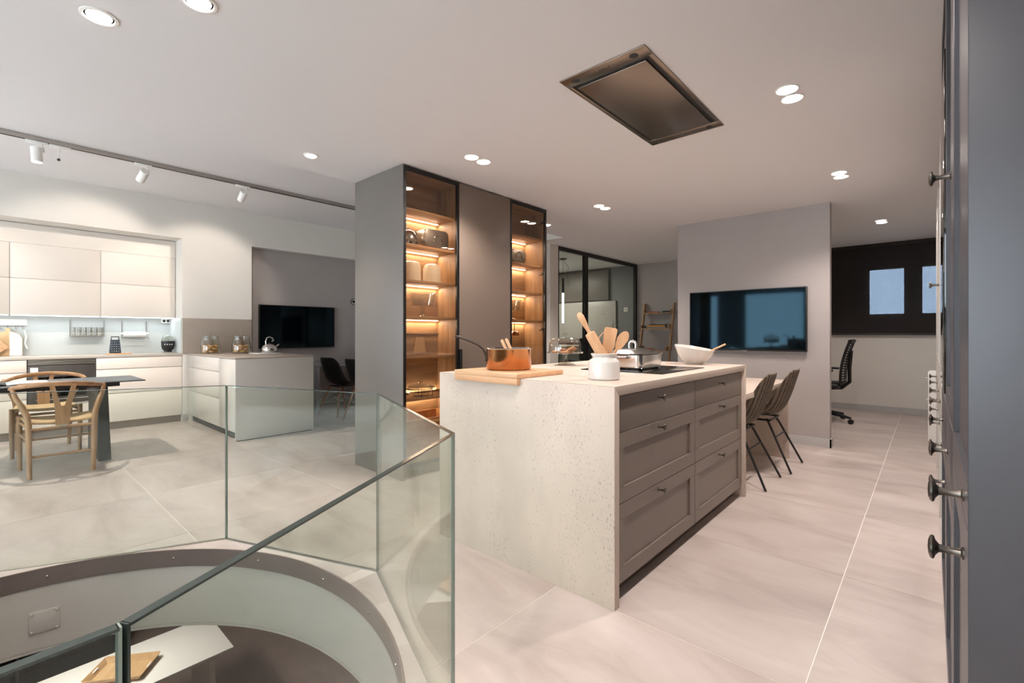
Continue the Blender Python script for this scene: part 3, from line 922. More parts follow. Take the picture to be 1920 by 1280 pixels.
for k, (o0, lab) in enumerate(((-0.022, 'left one of two wooden spoon handles resting in the copper saucepan'), (0.002, 'right one of two wooden spoon handles resting in the copper saucepan'))):
    a = Vector(pc) + rt_ * (o0 + 0.05) + Vector((0, 0, 0.02)); c = Vector(pc) + rt_ * (o0 - 0.018) + fw_ * 0.02 + Vector((0, 0, 0.160 + k * 0.006))
    t = thing('wooden_spoon', lab, 'spoon', tuple(a), group='wooden spoons in the copper saucepan', world=True)
    B().tube([a, a.lerp(c, 0.5), a.lerp(c, 0.96), c], [0.007, 0.0085, 0.009, 0.005], 12).build('handle', 'beech_z', t)
    B().sphere(tuple(a - Vector((0, 0, 0.0))), 0.02, 0.014, 0.008).build('spoon_head', 'beech_z', t)

cc = (-1.89, 2.67, Z0)
cs = thing('cake_stand', 'glass cake stand with domed lid holding cookies, beside the copper saucepan', 'cake stand', cc)
B().lathe([(0.0, 0.004), (0.02, 0.014), (0.062, 0.004), (0.076, 0.0), (0.062, 0.009), (0.03, 0.020), (0.017, 0.032), (0.014, 0.055), (0.022, 0.074), (0.05, 0.080), (0.122, 0.082), (0.126, 0.092), (0.121, 0.092), (0.119, 0.086), (0.0, 0.086)], 40).build('plate_and_foot', 'ware_glass', cs)
dm = B().lathe([(0.112, 0.093), (0.113, 0.10), (0.108, 0.155), (0.100, 0.175), (0.085, 0.186), (0.03, 0.191), (0.0, 0.1915), (0.0, 0.1885), (0.03, 0.188), (0.084, 0.183), (0.097, 0.173), (0.105, 0.153), (0.110, 0.10), (0.109, 0.093)], 40).build('dome', 'ware_glass', cs)
B().lathe([(0.0, 0.191), (0.007, 0.192), (0.009, 0.199), (0.017, 0.209), (0.016, 0.217), (0.008, 0.223), (0.0, 0.224)], 20).build('dome_knob', 'ware_glass', dm)
ck_ = None
for k, (dx, dy, dz, tl) in enumerate(((-0.05, -0.03, 0.0, 0), (0.04, -0.055, 0.0, 0), (0.0, 0.05, 0.0, 0), (-0.02, -0.02, 0.014, 0.15), (0.045, 0.02, 0.012, 0.35), (0.06, -0.025, 0.020, 0.5), (-0.06, 0.04, 0.008, 0.2))):
    if ck_ is None:
        ck_ = B().lathe([(0.0, 0.0), (0.03, 0.0), (0.036, 0.005), (0.033, 0.010), (0.018, 0.0135), (0.0, 0.014)], 18).build('cookie', 'cookie', origin=(0, 0, 0)); o = ck_
    else:
        o = ck_.copy(); C.objects.link(o)
    o.location = (cc[0] + dx, cc[1] + dy, cc[2] + 0.0865 + dz); o.rotation_euler = (tl, tl * 0.6, k)
    tag(o, 'round golden cookie under the glass dome of the cake stand', 'cookie', 'cookies under the glass dome')

kc = (-1.15, 1.943, Z0)
cr = tag(B().lathe([(0.0, 0.0), (0.066, 0.0), (0.0725, 0.006), (0.0735, 0.02), (0.0735, 0.080), (0.070, 0.091), (0.056, 0.101), (0.054, 0.107), (0.061, 0.118), (0.063, 0.122), (0.059, 0.124), (0.052, 0.112), (0.050, 0.10), (0.066, 0.085), (0.068, 0.02), (0.0, 0.01)], 44).build('utensil_crock', 'ceramic', origin=(0, 0, 0)),
         'white glazed crock full of wooden utensils', 'crock')
cr.location = kc
K = Vector(kc)
def ray_to(r, f, z): return K + rt_ * r + fw_ * f + Vector((0, 0, z))
# rolling pin
a = ray_to(0.03, -0.026, 0.035); e = ray_to(-0.125, -0.02, 0.315); d = (e - a)
t = thing('rolling_pin', 'beech rolling pin leaning left in the white crock', 'rolling pin', tuple(a), world=True)
B().tube([a, a.lerp(e, 0.04), a.lerp(e, 0.60), a.lerp(e, 0.655), a.lerp(e, 0.665)], [0.018, 0.0235, 0.0245, 0.0235, 0.012], 20).build('roller', 'beech_z', t)
B().tube([a.lerp(e, 0.655), a.lerp(e, 0.69), a.lerp(e, 0.74), a.lerp(e, 0.84), a.lerp(e, 0.93), a.lerp(e, 0.98), e], [0.010, 0.0085, 0.009, 0.0145, 0.0165, 0.012, 0.004], 16).build('handle', 'beech_z', t)
# spatula
def paddle(name, lab, cat, a, e, w0, w1, hfrac, rnd, th=0.005):
    t = thing(name, lab, cat, tuple(a), world=True)
    d = (e - a); L = d.length; d.normalize()
    side = (rt_ - d * rt_.dot(d)).normalized(); nn = d.cross(side).normalized()
    h0 = L * hfrac
    B().tube([a, a + d * h0 * 0.5, a + d * h0], [0.0055, 0.0065, 0.0075], 10).build('handle', 'beech_z', t)
    pts = []
    N = 14
    if rnd:
        for k in range(2 * N):
            an = 2 * PI * k / (2 * N)
            u = math.cos(an) * w1; s_ = math.sin(an)
            pts.append((u * (1.0 if s_ > 0 else 0.85), h0 + (L - h0) * (0.5 + 0.5 * s_)))
    else:
        r_ = 0.010
        pts = [(-w0, h0 - 0.012), (w0, h0 - 0.012), (w1 * 0.9, h0 + 0.02), (w1, L - r_), (w1 - r_ * 0.3, L - r_ * 0.3), (w1 - r_, L), (-w1 + r_, L), (-w1 + r_ * 0.3, L - r_ * 0.3), (-w1, L - r_), (-w1 * 0.9, h0 + 0.02)]
    b = B(); n = len(pts)
    vs = [tuple(a + side * u + d * s_ - nn * th / 2) for u, s_ in pts] + [tuple(a + side * u + d * s_ + nn * th / 2) for u, s_ in pts]
    b.add(vs, [tuple(range(n))[::-1], tuple(range(n, 2 * n))] + [(i, (i + 1) % n, n + (i + 1) % n, n + i) for i in range(n)])
    b.build('blade', 'beech_z', t, bevel=0.001, seg=1)
paddle('wooden_spatula', 'square ended wooden spatula standing in the white crock', 'spatula', ray_to(0.0, 0.012, 0.02), ray_to(0.037, 0.012, 0.245), 0.014, 0.031, 0.50, False)
paddle('wooden_serving_spoon', 'oval wooden spoon leaning right in the white crock', 'spoon', ray_to(-0.005, 0.032, 0.02), ray_to(0.118, 0.036, 0.226), 0.012, 0.026, 0.58, True, 0.008)
tg = thing('wooden_tongs', 'bent wooden tongs looping behind the spatula in the white crock', 'tongs', tuple(ray_to(-0.01, 0.02, 0.02)), world=True)
pts = [ray_to(0.01, 0.03, 0.02), ray_to(-0.014, 0.035, 0.10), ray_to(-0.022, 0.04, 0.16), ray_to(-0.015, 0.04, 0.20), ray_to(0.004, 0.04, 0.222), ray_to(0.022, 0.04, 0.21), ray_to(0.028, 0.04, 0.18), ray_to(0.02, 0.035, 0.10), ray_to(0.015, 0.03, 0.02)]
B().tube(pts, (0.0025), 8, flat=(0.666, -0.746, 0)).build('arm_band', 'beech_z', tg)

# steel casserole
sx0, sx1, sy0, sy1 = -1.50, -1.235, 2.50, 2.80
cz = Z0 + 0.0055
cas = thing('casserole', 'square polished steel casserole with peaked lid on the hob', 'casserole', ((sx0 + sx1) / 2, (sy0 + sy1) / 2, cz), world=True)
def rrect(x0, x1, y0, y1, r, n=6):
    pts = []
    for (cx, cy, a0) in ((x1 - r, y1 - r, 0), (x0 + r, y1 - r, 90), (x0 + r, y0 + r, 180), (x1 - r, y0 + r, 270)):
        for k in range(n + 1):
            a = R(a0 + 90 * k / n); pts.append((cx + r * math.cos(a), cy + r * math.sin(a)))
    return pts
def loft(secs, name, m, parent, cap=True):
    b = B(); vs = []; fs = []
    n = len(secs[0][0])
    for pts, z in secs: vs += [(p[0], p[1], z) for p in pts]
    for i in range(len(secs) - 1):
        for k in range(n): fs.append((i * n + k, i * n + (k + 1) % n, (i + 1) * n + (k + 1) % n, (i + 1) * n + k))
    fs.append(tuple(range(n))[::-1])
    if cap: fs.append(tuple((len(secs) - 1) * n + k for k in range(n)))
    return b.add(vs, fs).build(name, m, parent)
loft([(rrect(sx0 + .012, sx1 - .012, sy0 + .012, sy1 - .012, .03), cz), (rrect(sx0 + .002, sx1 - .002, sy0 + .002, sy1 - .002, .038), cz + .012), (rrect(sx0, sx1, sy0, sy1, .04), cz + .085), (rrect(sx0 - .006, sx1 + .006, sy0 - .006, sy1 + .006, .044), cz + .088)], 'pan_body', 'steel', cas)
lid = loft([(rrect(sx0 - .004, sx1 + .004, sy0 - .004, sy1 + .004, .042), cz + .089), (rrect(sx0 - .008, sx1 + .008, sy0 - .008, sy1 + .008, .046), cz + .094), (rrect(sx0 + .04, sx1 - .04, sy0 + .04, sy1 - .04, .04), cz + .112), (rrect(sx0 + .1, sx1 - .1, sy0 + .1, sy1 - .1, .03), cz + .126)], 'lid', 'steel', cas)
B().tube([((sx0 + sx1) / 2 - 0.022, (sy0 + sy1) / 2, cz + .124), ((sx0 + sx1) / 2 - 0.022, (sy0 + sy1) / 2, cz + .150), ((sx0 + sx1) / 2 - 0.012, (sy0 + sy1) / 2, cz + .163), ((sx0 + sx1) / 2 + 0.012, (sy0 + sy1) / 2, cz + .163), ((sx0 + sx1) / 2 + 0.022, (sy0 + sy1) / 2, cz + .150), ((sx0 + sx1) / 2 + 0.022, (sy0 + sy1) / 2, cz + .124)], 0.009, 12).build('lid_handle', 'steel', lid)
for s_, yy in ((-1, sy0), (1, sy1)):
    xm = (sx0 + sx1) / 2
    B().tube([(xm - .05, yy, cz + .07), (xm - .05, yy + s_ * .03, cz + .072), (xm + .05, yy + s_ * .03, cz + .072), (xm + .05, yy, cz + .07)], 0.006, 10).build('side_handle', 'steel', cas)
tag(B().hexa([(-1.62, 2.60, Z0), (-1.53, 2.60, Z0), (-1.53, 2.66, Z0), (-1.62, 2.66, Z0)], [(-1.60, 2.62, Z0 + 0.13), (-1.55, 2.62, Z0 + 0.13), (-1.55, 2.645, Z0 + 0.13), (-1.60, 2.645, Z0 + 0.13)]).build('folded_napkin', 'cloth_white', bevel=0.004), 'folded white napkin standing behind the crock', 'napkin')

bc = (-1.255, 3.36, Z0)
bw = tag(B().lathe([(0.0, 0.0), (0.055, 0.0), (0.058, 0.006), (0.085, 0.03), (0.112, 0.065), (0.130, 0.108), (0.134, 0.118), (0.131, 0.120), (0.124, 0.108), (0.105, 0.065), (0.078, 0.033), (0.05, 0.012), (0.0, 0.01)], 48).build('mixing_bowl', 'ceramic', origin=(0, 0, 0)), 'large white mixing bowl at the far corner of the island', 'bowl')
bw.location = bc
for v_ in bw.data.vertices:   # the rim slopes down towards the right
    k_ = v_.co.z / 0.118
    v_.co.z += k_ * (-0.13 * (v_.co.x * 0.746 + v_.co.y * 0.666) + 0.10 * (-v_.co.x * 0.666 + v_.co.y * 0.746))
a = Vector(bc) + rt_ * 0.02 + Vector((0, 0, 0.05)); e = Vector(bc) + rt_ * 0.215 - fw_ * 0.02 + Vector((0, 0, 0.143))
t = thing('stirring_spoon', 'thin wooden spoon resting in the white mixing bowl', 'spoon', tuple(a), world=True)
B().tube([a, a.lerp(e, 0.5), e], [0.005, 0.006, 0.0065], 10).build('handle', 'beech_z', t)
B().sphere(tuple(a), 0.025, 0.02, 0.008).build('spoon_head', 'beech_z', t)

# ================================================================= TALL DISPLAY CABINET
tc_ = thing('display_cabinet', 'tall taupe cabinet with two lit oak glass-door bays between solid panels', 'cabinet', (-3.36, 3.02, 0), world=True)
XF, XB, XI = -3.009, -3.715, -3.285
YA, YB = 2.118, 3.919
B().box(XB, XF - 0.002, YA, YA + 0.018, 0, ZC - 0.004).build('side_panel', 'taupe_lacquer', tc_, bevel=0.001)
B().box(XB, XF - 0.002, YB - 0.018, YB, 0, ZC - 0.004).build('side_panel', 'taupe_lacquer', tc_, bevel=0.001)
B().box(XB, XI - 0.02, YA + 0.018, YB - 0.018, 0.0, ZC - 0.004).build('back_body', 'taupe_lacquer', tc_)
B().box(XI - 0.02, XF - 0.03, 2.692, 3.345, 0.08, ZC - 0.004).build('middle_body', 'taupe_lacquer', tc_)
dpn = B().box(XF - 0.022, XF, 2.694, 3.343, 0.085, ZC - 0.012).build('middle_door', 'taupe_lacquer_warm', tc_, bevel=0.001)
B().box(XI, XF - 0.05, YA + 0.018, YB - 0.018, 0.0, 0.08).build('plinth', 'plinth_brown', tc_)
SH = (2.125, 1.845, 1.562, 1.272, 0.955, 0.618)
for bay, (a, c) in enumerate(((YA + 0.018, 2.692), (3.345, YB - 0.018))):
    B().box(XI - 0.018, XI, a, c, 0.08, ZC - 0.02).build('back_board', 'oak_h', tc_)
    B().box(XI, XF - 0.03, a, a + 0.012, 0.08, ZC - 0.02).build('inner_side', 'oak', tc_)
    B().box(XI, XF - 0.03, c - 0.012, c, 0.08, ZC - 0.02).build('inner_side', 'oak', tc_)
    B().box(XI, XF - 0.03, a, c, ZC - 0.045, ZC - 0.02).build('inner_top', 'oak_h', tc_)
    B().box(XI, XF - 0.03, a, c, 0.08, 0.10).build('inner_bottom', 'oak_h', tc_)
    shs = SH if bay == 0 else SH[:4] + (0.618,)
    for k, z in enumerate(shs):
        s_ = B().box(XI, XF - 0.045, a + 0.012, c - 0.012, z - 0.022, z).build('shelf', 'oak_h', tc_, bevel=0.001)
        if not (bay == 0 and k == 4):
            zz = z - 0.022
            pw = 1.35 if k < 4 else 0.9
            B().box(XI + 0.004, XI + 0.016, a + 0.02, c - 0.02, zz - 0.005, zz).build('led_strip', 'led_warm', s_)
            light('shelf_led', 'AREA', (XI + 0.022, (a + c) / 2, zz - 0.012), pw, LEDW, s_, (0, R(-18), 0), shape='RECTANGLE', size=0.012, size_y=c - a - 0.06)
    if bay == 0:
        light('shelf_led', 'AREA', (XI + 0.012, (a + c) / 2, 0.635), 0.8, LEDW, tc_, (R(180), 0, 0), shape='RECTANGLE', size=0.012, size_y=c - a - 0.06)
    d = B()
    y0, y1 = (2.121, 2.692) if bay == 0 else (3.345, 3.917)
    fr = 0.026
    xo = XF - 0.022
    d.box(xo, XF, y0, y0 + fr, 0.085, ZC - 0.012).box(xo, XF, y1 - fr, y1, 0.085, ZC - 0.012).box(xo, XF, y0 + fr, y1 - fr, ZC - 0.04, ZC - 0.012).box(xo, XF, y0 + fr, y1 - fr, 0.085, 0.113)
    do = d.build('glass_door', 'black_frame', tc_, bevel=0.001, seg=1)
    B().box(XF - 0.010, XF - 0.004, y0 + fr, y1 - fr, 0.113, ZC - 0.04).build('pane', 'smoked_glass', do)
    hy = y0 + 0.03 if bay == 0 else y1 - 0.03
    sg = 1 if bay == 0 else -1
    for z in (2.30, 1.76, 1.18, 0.5):
        hb = B().box(XF - 0.045, XF - 0.024, hy - 0.004 * sg - 0.012, hy + 0.012, z - 0.012, z + 0.012)
        hb.tube([(XF - 0.034, hy, z), (XF - 0.05, hy + sg * 0.0, z - 0.006), (XF - 0.085, hy - sg * 0.012, z - 0.012)], 0.008, 8)
        hb.build('hinge', 'hinge_dark', do)
    if bay == 0:
        B().box(XF, XF + 0.018, 2.688, 2.712, 0.70, 1.0).build('door_handle', 'black_frame', do, bevel=0.002)

# things in the cabinet
def toaster(lab, y, z, s=1.0):
    x = XF - 0.14
    t = thing('toaster', lab, 'toaster', (x, y, z), world=True)
    pts = rrect(y - 0.125 * s, y + 0.125 * s, z + 0.008, z + 0.155 * s, 0.04)
    B().prism(pts, x - 0.075, x + 0.075, 'x').build('body', 'brushed_steel', t, bevel=0.006)
    B().box(x - 0.05, x + 0.05, y - 0.11 * s, y + 0.11 * s, z, z + 0.012).build('base', 'dark_grey', t)
    for k in (-1, 1):
        B().box(x + k * 0.03 - 0.012, x + k * 0.03 + 0.012, y - 0.09 * s, y + 0.09 * s, z + 0.152 * s, z + 0.157 * s).build('slot', 'black_frame', t)
    B().box(x - 0.012, x + 0.012, y + 0.125 * s, y + 0.150 * s, z + 0.085, z + 0.097).build('lever', 'dark_grey', t)
    arc = [(x + 0.0765, y + 0.045 * math.cos(R(a_)), z + 0.045 + 0.06 * math.sin(R(a_))) for a_ in range(0, 181, 20)]
    B().tube(arc, 0.006, 8).build('dial_arch', 'steel', t)
toaster('chrome toaster on the second shelf of the left glass bay', 2.505, 1.845 + 0.0005)
kt = thing('kettle', 'chrome kettle half hidden by the frame of the left glass bay', 'kettle', (XF - 0.15, 2.27, 1.8455))
B().lathe([(0.0, 0.0), (0.08, 0.0), (0.085, 0.02), (0.076, 0.07), (0.055, 0.11), (0.03, 0.125), (0.0, 0.128)], 28).build('body', 'steel', kt)
B().tube([(0.0, 0.05, 0.10), (0.0, 0.075, 0.125), (0.0, 0.09, 0.09), (0.0, 0.08, 0.04)], 0.007, 10).build('handle', 'dark_grey', kt)
B().tube([(0.0, -0.06, 0.07), (0.0, -0.09, 0.11)], [0.016, 0.009], 10).build('spout', 'steel', kt)
B().sphere((0, 0, 0.134), 0.010).build('lid_knob', 'dark_grey', kt)
for y, lab in ((2.305, 'left one of two cream upturned tumblers on the third shelf'), (2.515, 'right one of two cream upturned tumblers on the third shelf')):
    o = tag(B().lathe([(0.075, 0.0), (0.075, 0.02), (0.073, 0.12), (0.062, 0.150), (0.045, 0.158), (0.0, 0.160)], 32).build('tumbler', 'ceramic_cream', origin=(0, 0, 0)), lab, 'tumbler', 'cream tumblers in the display cabinet')
    o.location = (XF - 0.15, y, 1.5625)
def footed(lab, y, z, hasdish=True):
    t = thing('glass_cake_stand', lab, 'cake stand', (XF - 0.15, y, z))
    B().lathe([(0.0, 0.004), (0.06, 0.0), (0.05, 0.010), (0.022, 0.02), (0.016, 0.035), (0.017, 0.065), (0.028, 0.083), (0.07, 0.087), (0.105, 0.092), (0.106, 0.097), (0.07, 0.093), (0.0, 0.091)], 32).build('plate_and_foot', 'ware_glass', t)
    B().lathe([(0.088, 0.098), (0.10, 0.14), (0.108, 0.20), (0.106, 0.20), (0.098, 0.14), (0.085, 0.098)], 32).build('bowl', 'ware_glass', t)
    B().tube([(0.03, 0.085, 0.10), (0.03, 0.105, 0.15), (0.03, 0.10, 0.205), (0.03, 0.085, 0.19), (0.03, 0.075, 0.12)], 0.008, 10).build('handle', 'ware_glass', t)
footed('footed glass bowl with handle on the fourth shelf of the left glass bay', 2.42, 1.2725)
footed('footed glass bowl with handle in the right glass bay', 3.52, 1.2725)
toaster('smaller chrome toaster in the right glass bay', 3.55, 1.8455, 0.85)
wb = thing('wooden_box', 'oak box with tapered sides on the fifth shelf of the left glass bay', 'box', (XF - 0.17, 2.36, 0.9555))
B().box(-0.06, 0.06, -0.19, 0.19, 0.0, 0.165).build('box_body', 'oak_h', wb, bevel=0.003)
B().box(-0.063, 0.063, -0.193, 0.193, 0.165, 0.180).build('box_lid', 'oak_h', wb, bevel=0.002)
B().hexa([(0.060, -0.07, 0.02), (0.066, -0.07, 0.02), (0.066, 0.055, 0.02), (0.060, 0.055, 0.02)], [(0.060, -0.045, 0.15), (0.066, -0.045, 0.15), (0.066, 0.035, 0.15), (0.060, 0.035, 0.15)]).build('front_tag', 'tray_ply', wb)
gp = thing('glass_casserole', 'round glass casserole in a wire stand on the sixth shelf of the left glass bay', 'casserole', (XF - 0.15, 2.39, 0.6185))
B().lathe([(0.0, 0.012), (0.09, 0.012), (0.115, 0.03), (0.12, 0.085), (0.126, 0.088), (0.116, 0.088), (0.111, 0.032), (0.088, 0.018), (0.0, 0.017)], 36).build('dish', 'ware_glass', gp)
ld = B().lathe([(0.127, 0.089), (0.125, 0.097), (0.07, 0.112), (0.0, 0.117), (0.0, 0.114), (0.07, 0.109), (0.12, 0.094)], 36).build('lid', 'ware_glass', gp)
B().lathe([(0.0, 0.116), (0.012, 0.117), (0.012, 0.125), (0.03, 0.133), (0.03, 0.139), (0.0, 0.141)], 20).build('lid_knob', 'ware_glass', ld)
B().tube([(0.122 * math.cos(a * PI / 12), 0.122 * math.sin(a * PI / 12), 0.07) for a in range(24)], 0.0035, 6, closed=True).build('wire_ring', 'dark_handle', gp)
for a in (30, 150, 210, 330):
    B().tube([(0.124 * math.cos(R(a)), 0.124 * math.sin(R(a)), 0.07), (0.128 * math.cos(R(a)), 0.128 * math.sin(R(a)), 0.0)], 0.0035, 6).build('wire_leg', 'dark_handle', gp)
for s_ in (-1, 1):
    B().tube([(0.02, s_ * 0.122, 0.07), (0.03, s_ * 0.15, 0.078), (-0.03, s_ * 0.15, 0.078), (-0.02, s_ * 0.122, 0.07)], 0.006, 8).build('wire_handle', 'dark_grey', gp)
gp.scale = (0.85, 0.85, 0.85)
dr = thing('oak_pull_out', 'open oak pull-out box at the bottom of the left glass bay', 'pull-out', (XF - 0.16, 2.41, 0.30))
db = B().box(-0.11, 0.10, -0.25, 0.25, 0.0, 0.012)
db.box(0.088, 0.10, -0.25, 0.25, 0.012, 0.14).box(-0.11, -0.098, -0.25, 0.25, 0.012, 0.17).box(-0.098, 0.088, -0.25, -0.238, 0.012, 0.17).box(-0.098, 0.088, 0.238, 0.25, 0.012, 0.17)
db.build('drawer_box', 'drawer_oak', dr)
B().box(0.10, 0.112, 0.02, 0.14, 0.10, 0.122).build('pull', 'tray_ply', dr, bevel=0.003)
B().box(-0.11, 0.10, -0.25, 0.25, -0.195, -0.005).build('support_box', 'drawer_oak', dr)
for y, zz, lab in ((3.575, 1.115, 'larger copper ladle hanging in the right glass bay'), (3.425, 1.06, 'copper ladle hanging behind the left frame of the right glass bay')):
    t = thing('ladle', lab, 'ladle', (XF - 0.15, y, zz), group='ladles hanging in the right glass bay')
    B().lathe([(0.0, 0.045), (0.02, 0.043), (0.042, 0.030), (0.052, 0.0), (0.049, 0.0), (0.04, 0.027), (0.0, 0.041)], 24).build('bowl', 'copper', t)
    B().tube([(0, 0, 0.044), (0, 0, 1.245 - zz)], 0.004, 8).build('rod', 'dark_handle', t)
gv = thing('glass_vase', 'tall faint glass vase on the bottom shelf of the right glass bay', 'vase', (XF - 0.15, 3.60, 0.6185))
B().lathe([(0.06, 0.0), (0.065, 0.01), (0.075, 0.22), (0.072, 0.22), (0.06, 0.012), (0.0, 0.01)], 28).build('vase_body', 'ware_glass', gv)
# ================================================================= KITCHEN RUN
KX = -7.2
def kdrawer(u, y0, y1, z0, z1, m='white_lacquer'):
    return B().box(KX - 0.018, KX, y0 + 0.0015, y1 - 0.0015, z0 + 0.0015, z1 - 0.0015).build('drawer', m, u, bevel=0.001)
for (a, c, lab) in ((0.834, 1.668, 'cream handleless three drawer unit right of the oven'), (-0.56, 0.275, 'cream handleless three drawer unit left of the oven'), (-1.4, -0.56, 'cream handleless three drawer unit beyond the left picture edge')):
    u = thing('base_unit', lab, 'cabinet', (-7.47, (a + c) / 2, 0), group='kitchen base units', world=True)
    B().box(-7.76, KX - 0.02, a, c, 0.09, 0.845).build('body', 'white_lacquer', u)
    B().box(-7.74, KX - 0.06, a, c, 0.0, 0.09).build('plinth', 'clay_panel', u)
    for z0, z1 in ((0.093, 0.424), (0.430, 0.712), (0.718, 0.852)): kdrawer(u, a, c, z0, z1)
ov = thing('oven_unit', 'built-in grey oven below a slatted vent under the kitchen worktop', 'oven', (-7.47, 0.554, 0), world=True)
B().box(-7.76, KX - 0.02, 0.277, 0.832, 0.09, 0.85).build('body', 'dark_grey', ov)
B().box(-7.74, KX - 0.06, 0.277, 0.832, 0.0, 0.09).build('plinth', 'clay_panel', ov)
for k in range(4):
    B().box(KX - 0.03, KX, 0.282, 0.828, 0.793 + k * 0.0155, 0.803 + k * 0.0155).build('vent_slat', 'brushed_steel', ov, bevel=0.002)
od = B().box(KX - 0.02, KX, 0.282, 0.828, 0.37, 0.785).build('oven_door', 'oven_grey', ov, bevel=0.002)
B().box(KX, KX + 0.002, 0.36, 0.75, 0.44, 0.66).build('oven_window', 'black_glass', od)
B().tube([(KX, 0.34, 0.415), (KX + 0.035, 0.34, 0.415), (KX + 0.035, 0.77, 0.415), (KX, 0.77, 0.415)], 0.008, 8).build('oven_handle', 'steel', od)
B().box(KX, KX + 0.0015, 0.30, 0.36, 0.715, 0.765).build('label_plate', 'paper', od)
kdrawer(ov, 0.277, 0.832, 0.093, 0.365)
tag(B().box(-7.775, KX + 0.008, -1.4, 1.669, 0.853, 0.882).build('kitchen_worktop', 'worktop_grey', bevel=0.002), 'pale grey worktop along the kitchen wall', 'worktop')
tag(B().box(-7.778, -7.765, -1.4, 1.668, 0.8825, 1.34).build('backsplash', 'pale_splash'), 'pale grey backsplash panel behind the kitchen worktop', 'backsplash')
tag(B().box(-7.764, -7.205, 1.655, 1.669, 0.8825, 1.337).build('side_splash', 'pale_splash'), 'pale side panel closing the kitchen niche beside the juicer', 'backsplash')
tag(B().box(-7.2, -7.19, 1.672, 2.498, 0.879, 1.336).build('clay_splash', 'clay_panel', bevel=0.001), 'taupe splash panel on the wall behind the two biscuit jars', 'backsplash')
UX = -7.52
for (a, c, lab) in ((-0.6, 0.157, 'cream wall cupboard with two lift doors at the left picture edge'), (0.157, 0.913, 'cream wall cupboard with two lift doors in the middle of the kitchen niche'), (0.913, 1.666, 'cream wall cupboard with two lift doors at the right of the kitchen niche')):
    u = thing('wall_unit', lab, 'cabinet', (-7.65, (a + c) / 2, 1.344), group='kitchen wall units', world=True)
    B().box(-7.775, UX - 0.02, a, c, 1.346, 2.36).build('body', 'white_lacquer', u)
    for z0, z1 in ((1.344, 1.748), (1.752, 2.14)):
        B().box(UX - 0.018, UX, a + 0.002, c - 0.002, z0, z1).build('lift_door', 'white_lacquer', u, bevel=0.001)
    B().box(UX - 0.018, UX, a, c, 2.142, 2.36).build('filler_panel', 'white_lacquer', u)
    B().box(UX - 0.07, UX - 0.03, a + 0.01, c - 0.01, 1.336, 1.346).build('led_strip', 'led_cool', u)
    light('worktop_led', 'AREA', (UX - 0.09, (a + c) / 2, 1.330), 0.75, COOL, u, (0, R(-12), 0), shape='RECTANGLE', size=0.03, size_y=c - a - 0.04)
# rail with hooks and boards
SB = -7.764
rl = thing('hook_rail', 'white hook rail with five steel hooks at the left end of the backsplash', 'rail', (SB, 0.1, 1.22), world=True)
B().box(SB + 0.001, SB + 0.02, -0.25, 0.298, 1.226, 1.24).build('rail', 'satin_white', rl, bevel=0.002)
B().box(SB + 0.001, SB + 0.006, -0.25, 0.298, 1.24, 1.30).build('back_plate', 'satin_white', rl)
for k in range(5):
    y = 0.03 + k * 0.058
    B().tube([(SB + 0.012, y, 1.228), (SB + 0.016, y, 1.20), (SB + 0.018, y + 0.004, 1.185), (SB + 0.03, y + 0.01, 1.18), (SB + 0.036, y + 0.016, 1.20)], 0.003, 6).build('hook', 'steel', rl)
bd = thing('leaning_board', 'large two-tone wooden board leaning under the hook rail', 'cutting board', (-7.70, 0.13, 0.8825), world=True)
pr = [(-0.10, 0.0), (0.262, 0.0), (0.262, 0.20), (0.235, 0.25), (0.17, 0.28), (0.165, 0.32), (0.13, 0.32), (0.125, 0.28), (0.06, 0.26), (-0.05, 0.25), (-0.10, 0.22)]
def lean(pts, x0, th, slope):
    vs = []
    for s_ in (0, th):
        vs += [(x0 - (z * slope) + s_, y, 0.8825 + z) for y, z in pts]
    n = len(pts)
    return B().add(vs, [tuple(range(n)), tuple(range(n, 2 * n))] + [(i, (i + 1) % n, n + (i + 1) % n, n + i) for i in range(n)])
lean(pr, -7.72, 0.016, 0.08).build('board', 'tray_ply', bd, bevel=0.002)
lean([(0.16, 0.003), (0.258, 0.003), (0.258, 0.198), (0.232, 0.246), (0.16, 0.275)], -7.7035, 0.002, 0.08).build('pale_stripe', 'paper', bd)
b2 = thing('tilted_board', 'small pale wooden board tilted in front of the two-tone board', 'cutting board', (-7.66, 0.05, 0.8825), world=True)
lean([(-0.02, 0.0), (0.06, 0.02), (0.155, 0.10), (0.03, 0.245), (-0.10, 0.13)], -7.66, 0.014, 0.12).build('board', 'beech', b2, bevel=0.002)
tw = tag(B().tube([(-7.735, 0.275, 1.18), (-7.73, 0.29, 1.10), (-7.73, 0.28, 1.02), (-7.73, 0.30, 0.96)], [(0.006, 0.012), (0.008, 0.016), (0.006, 0.010), (0.008, 0.018)], 10).build('cloth_loop', 'cloth_white'), 'twisted white cloth hanging from the last hook beside the boards', 'cloth')
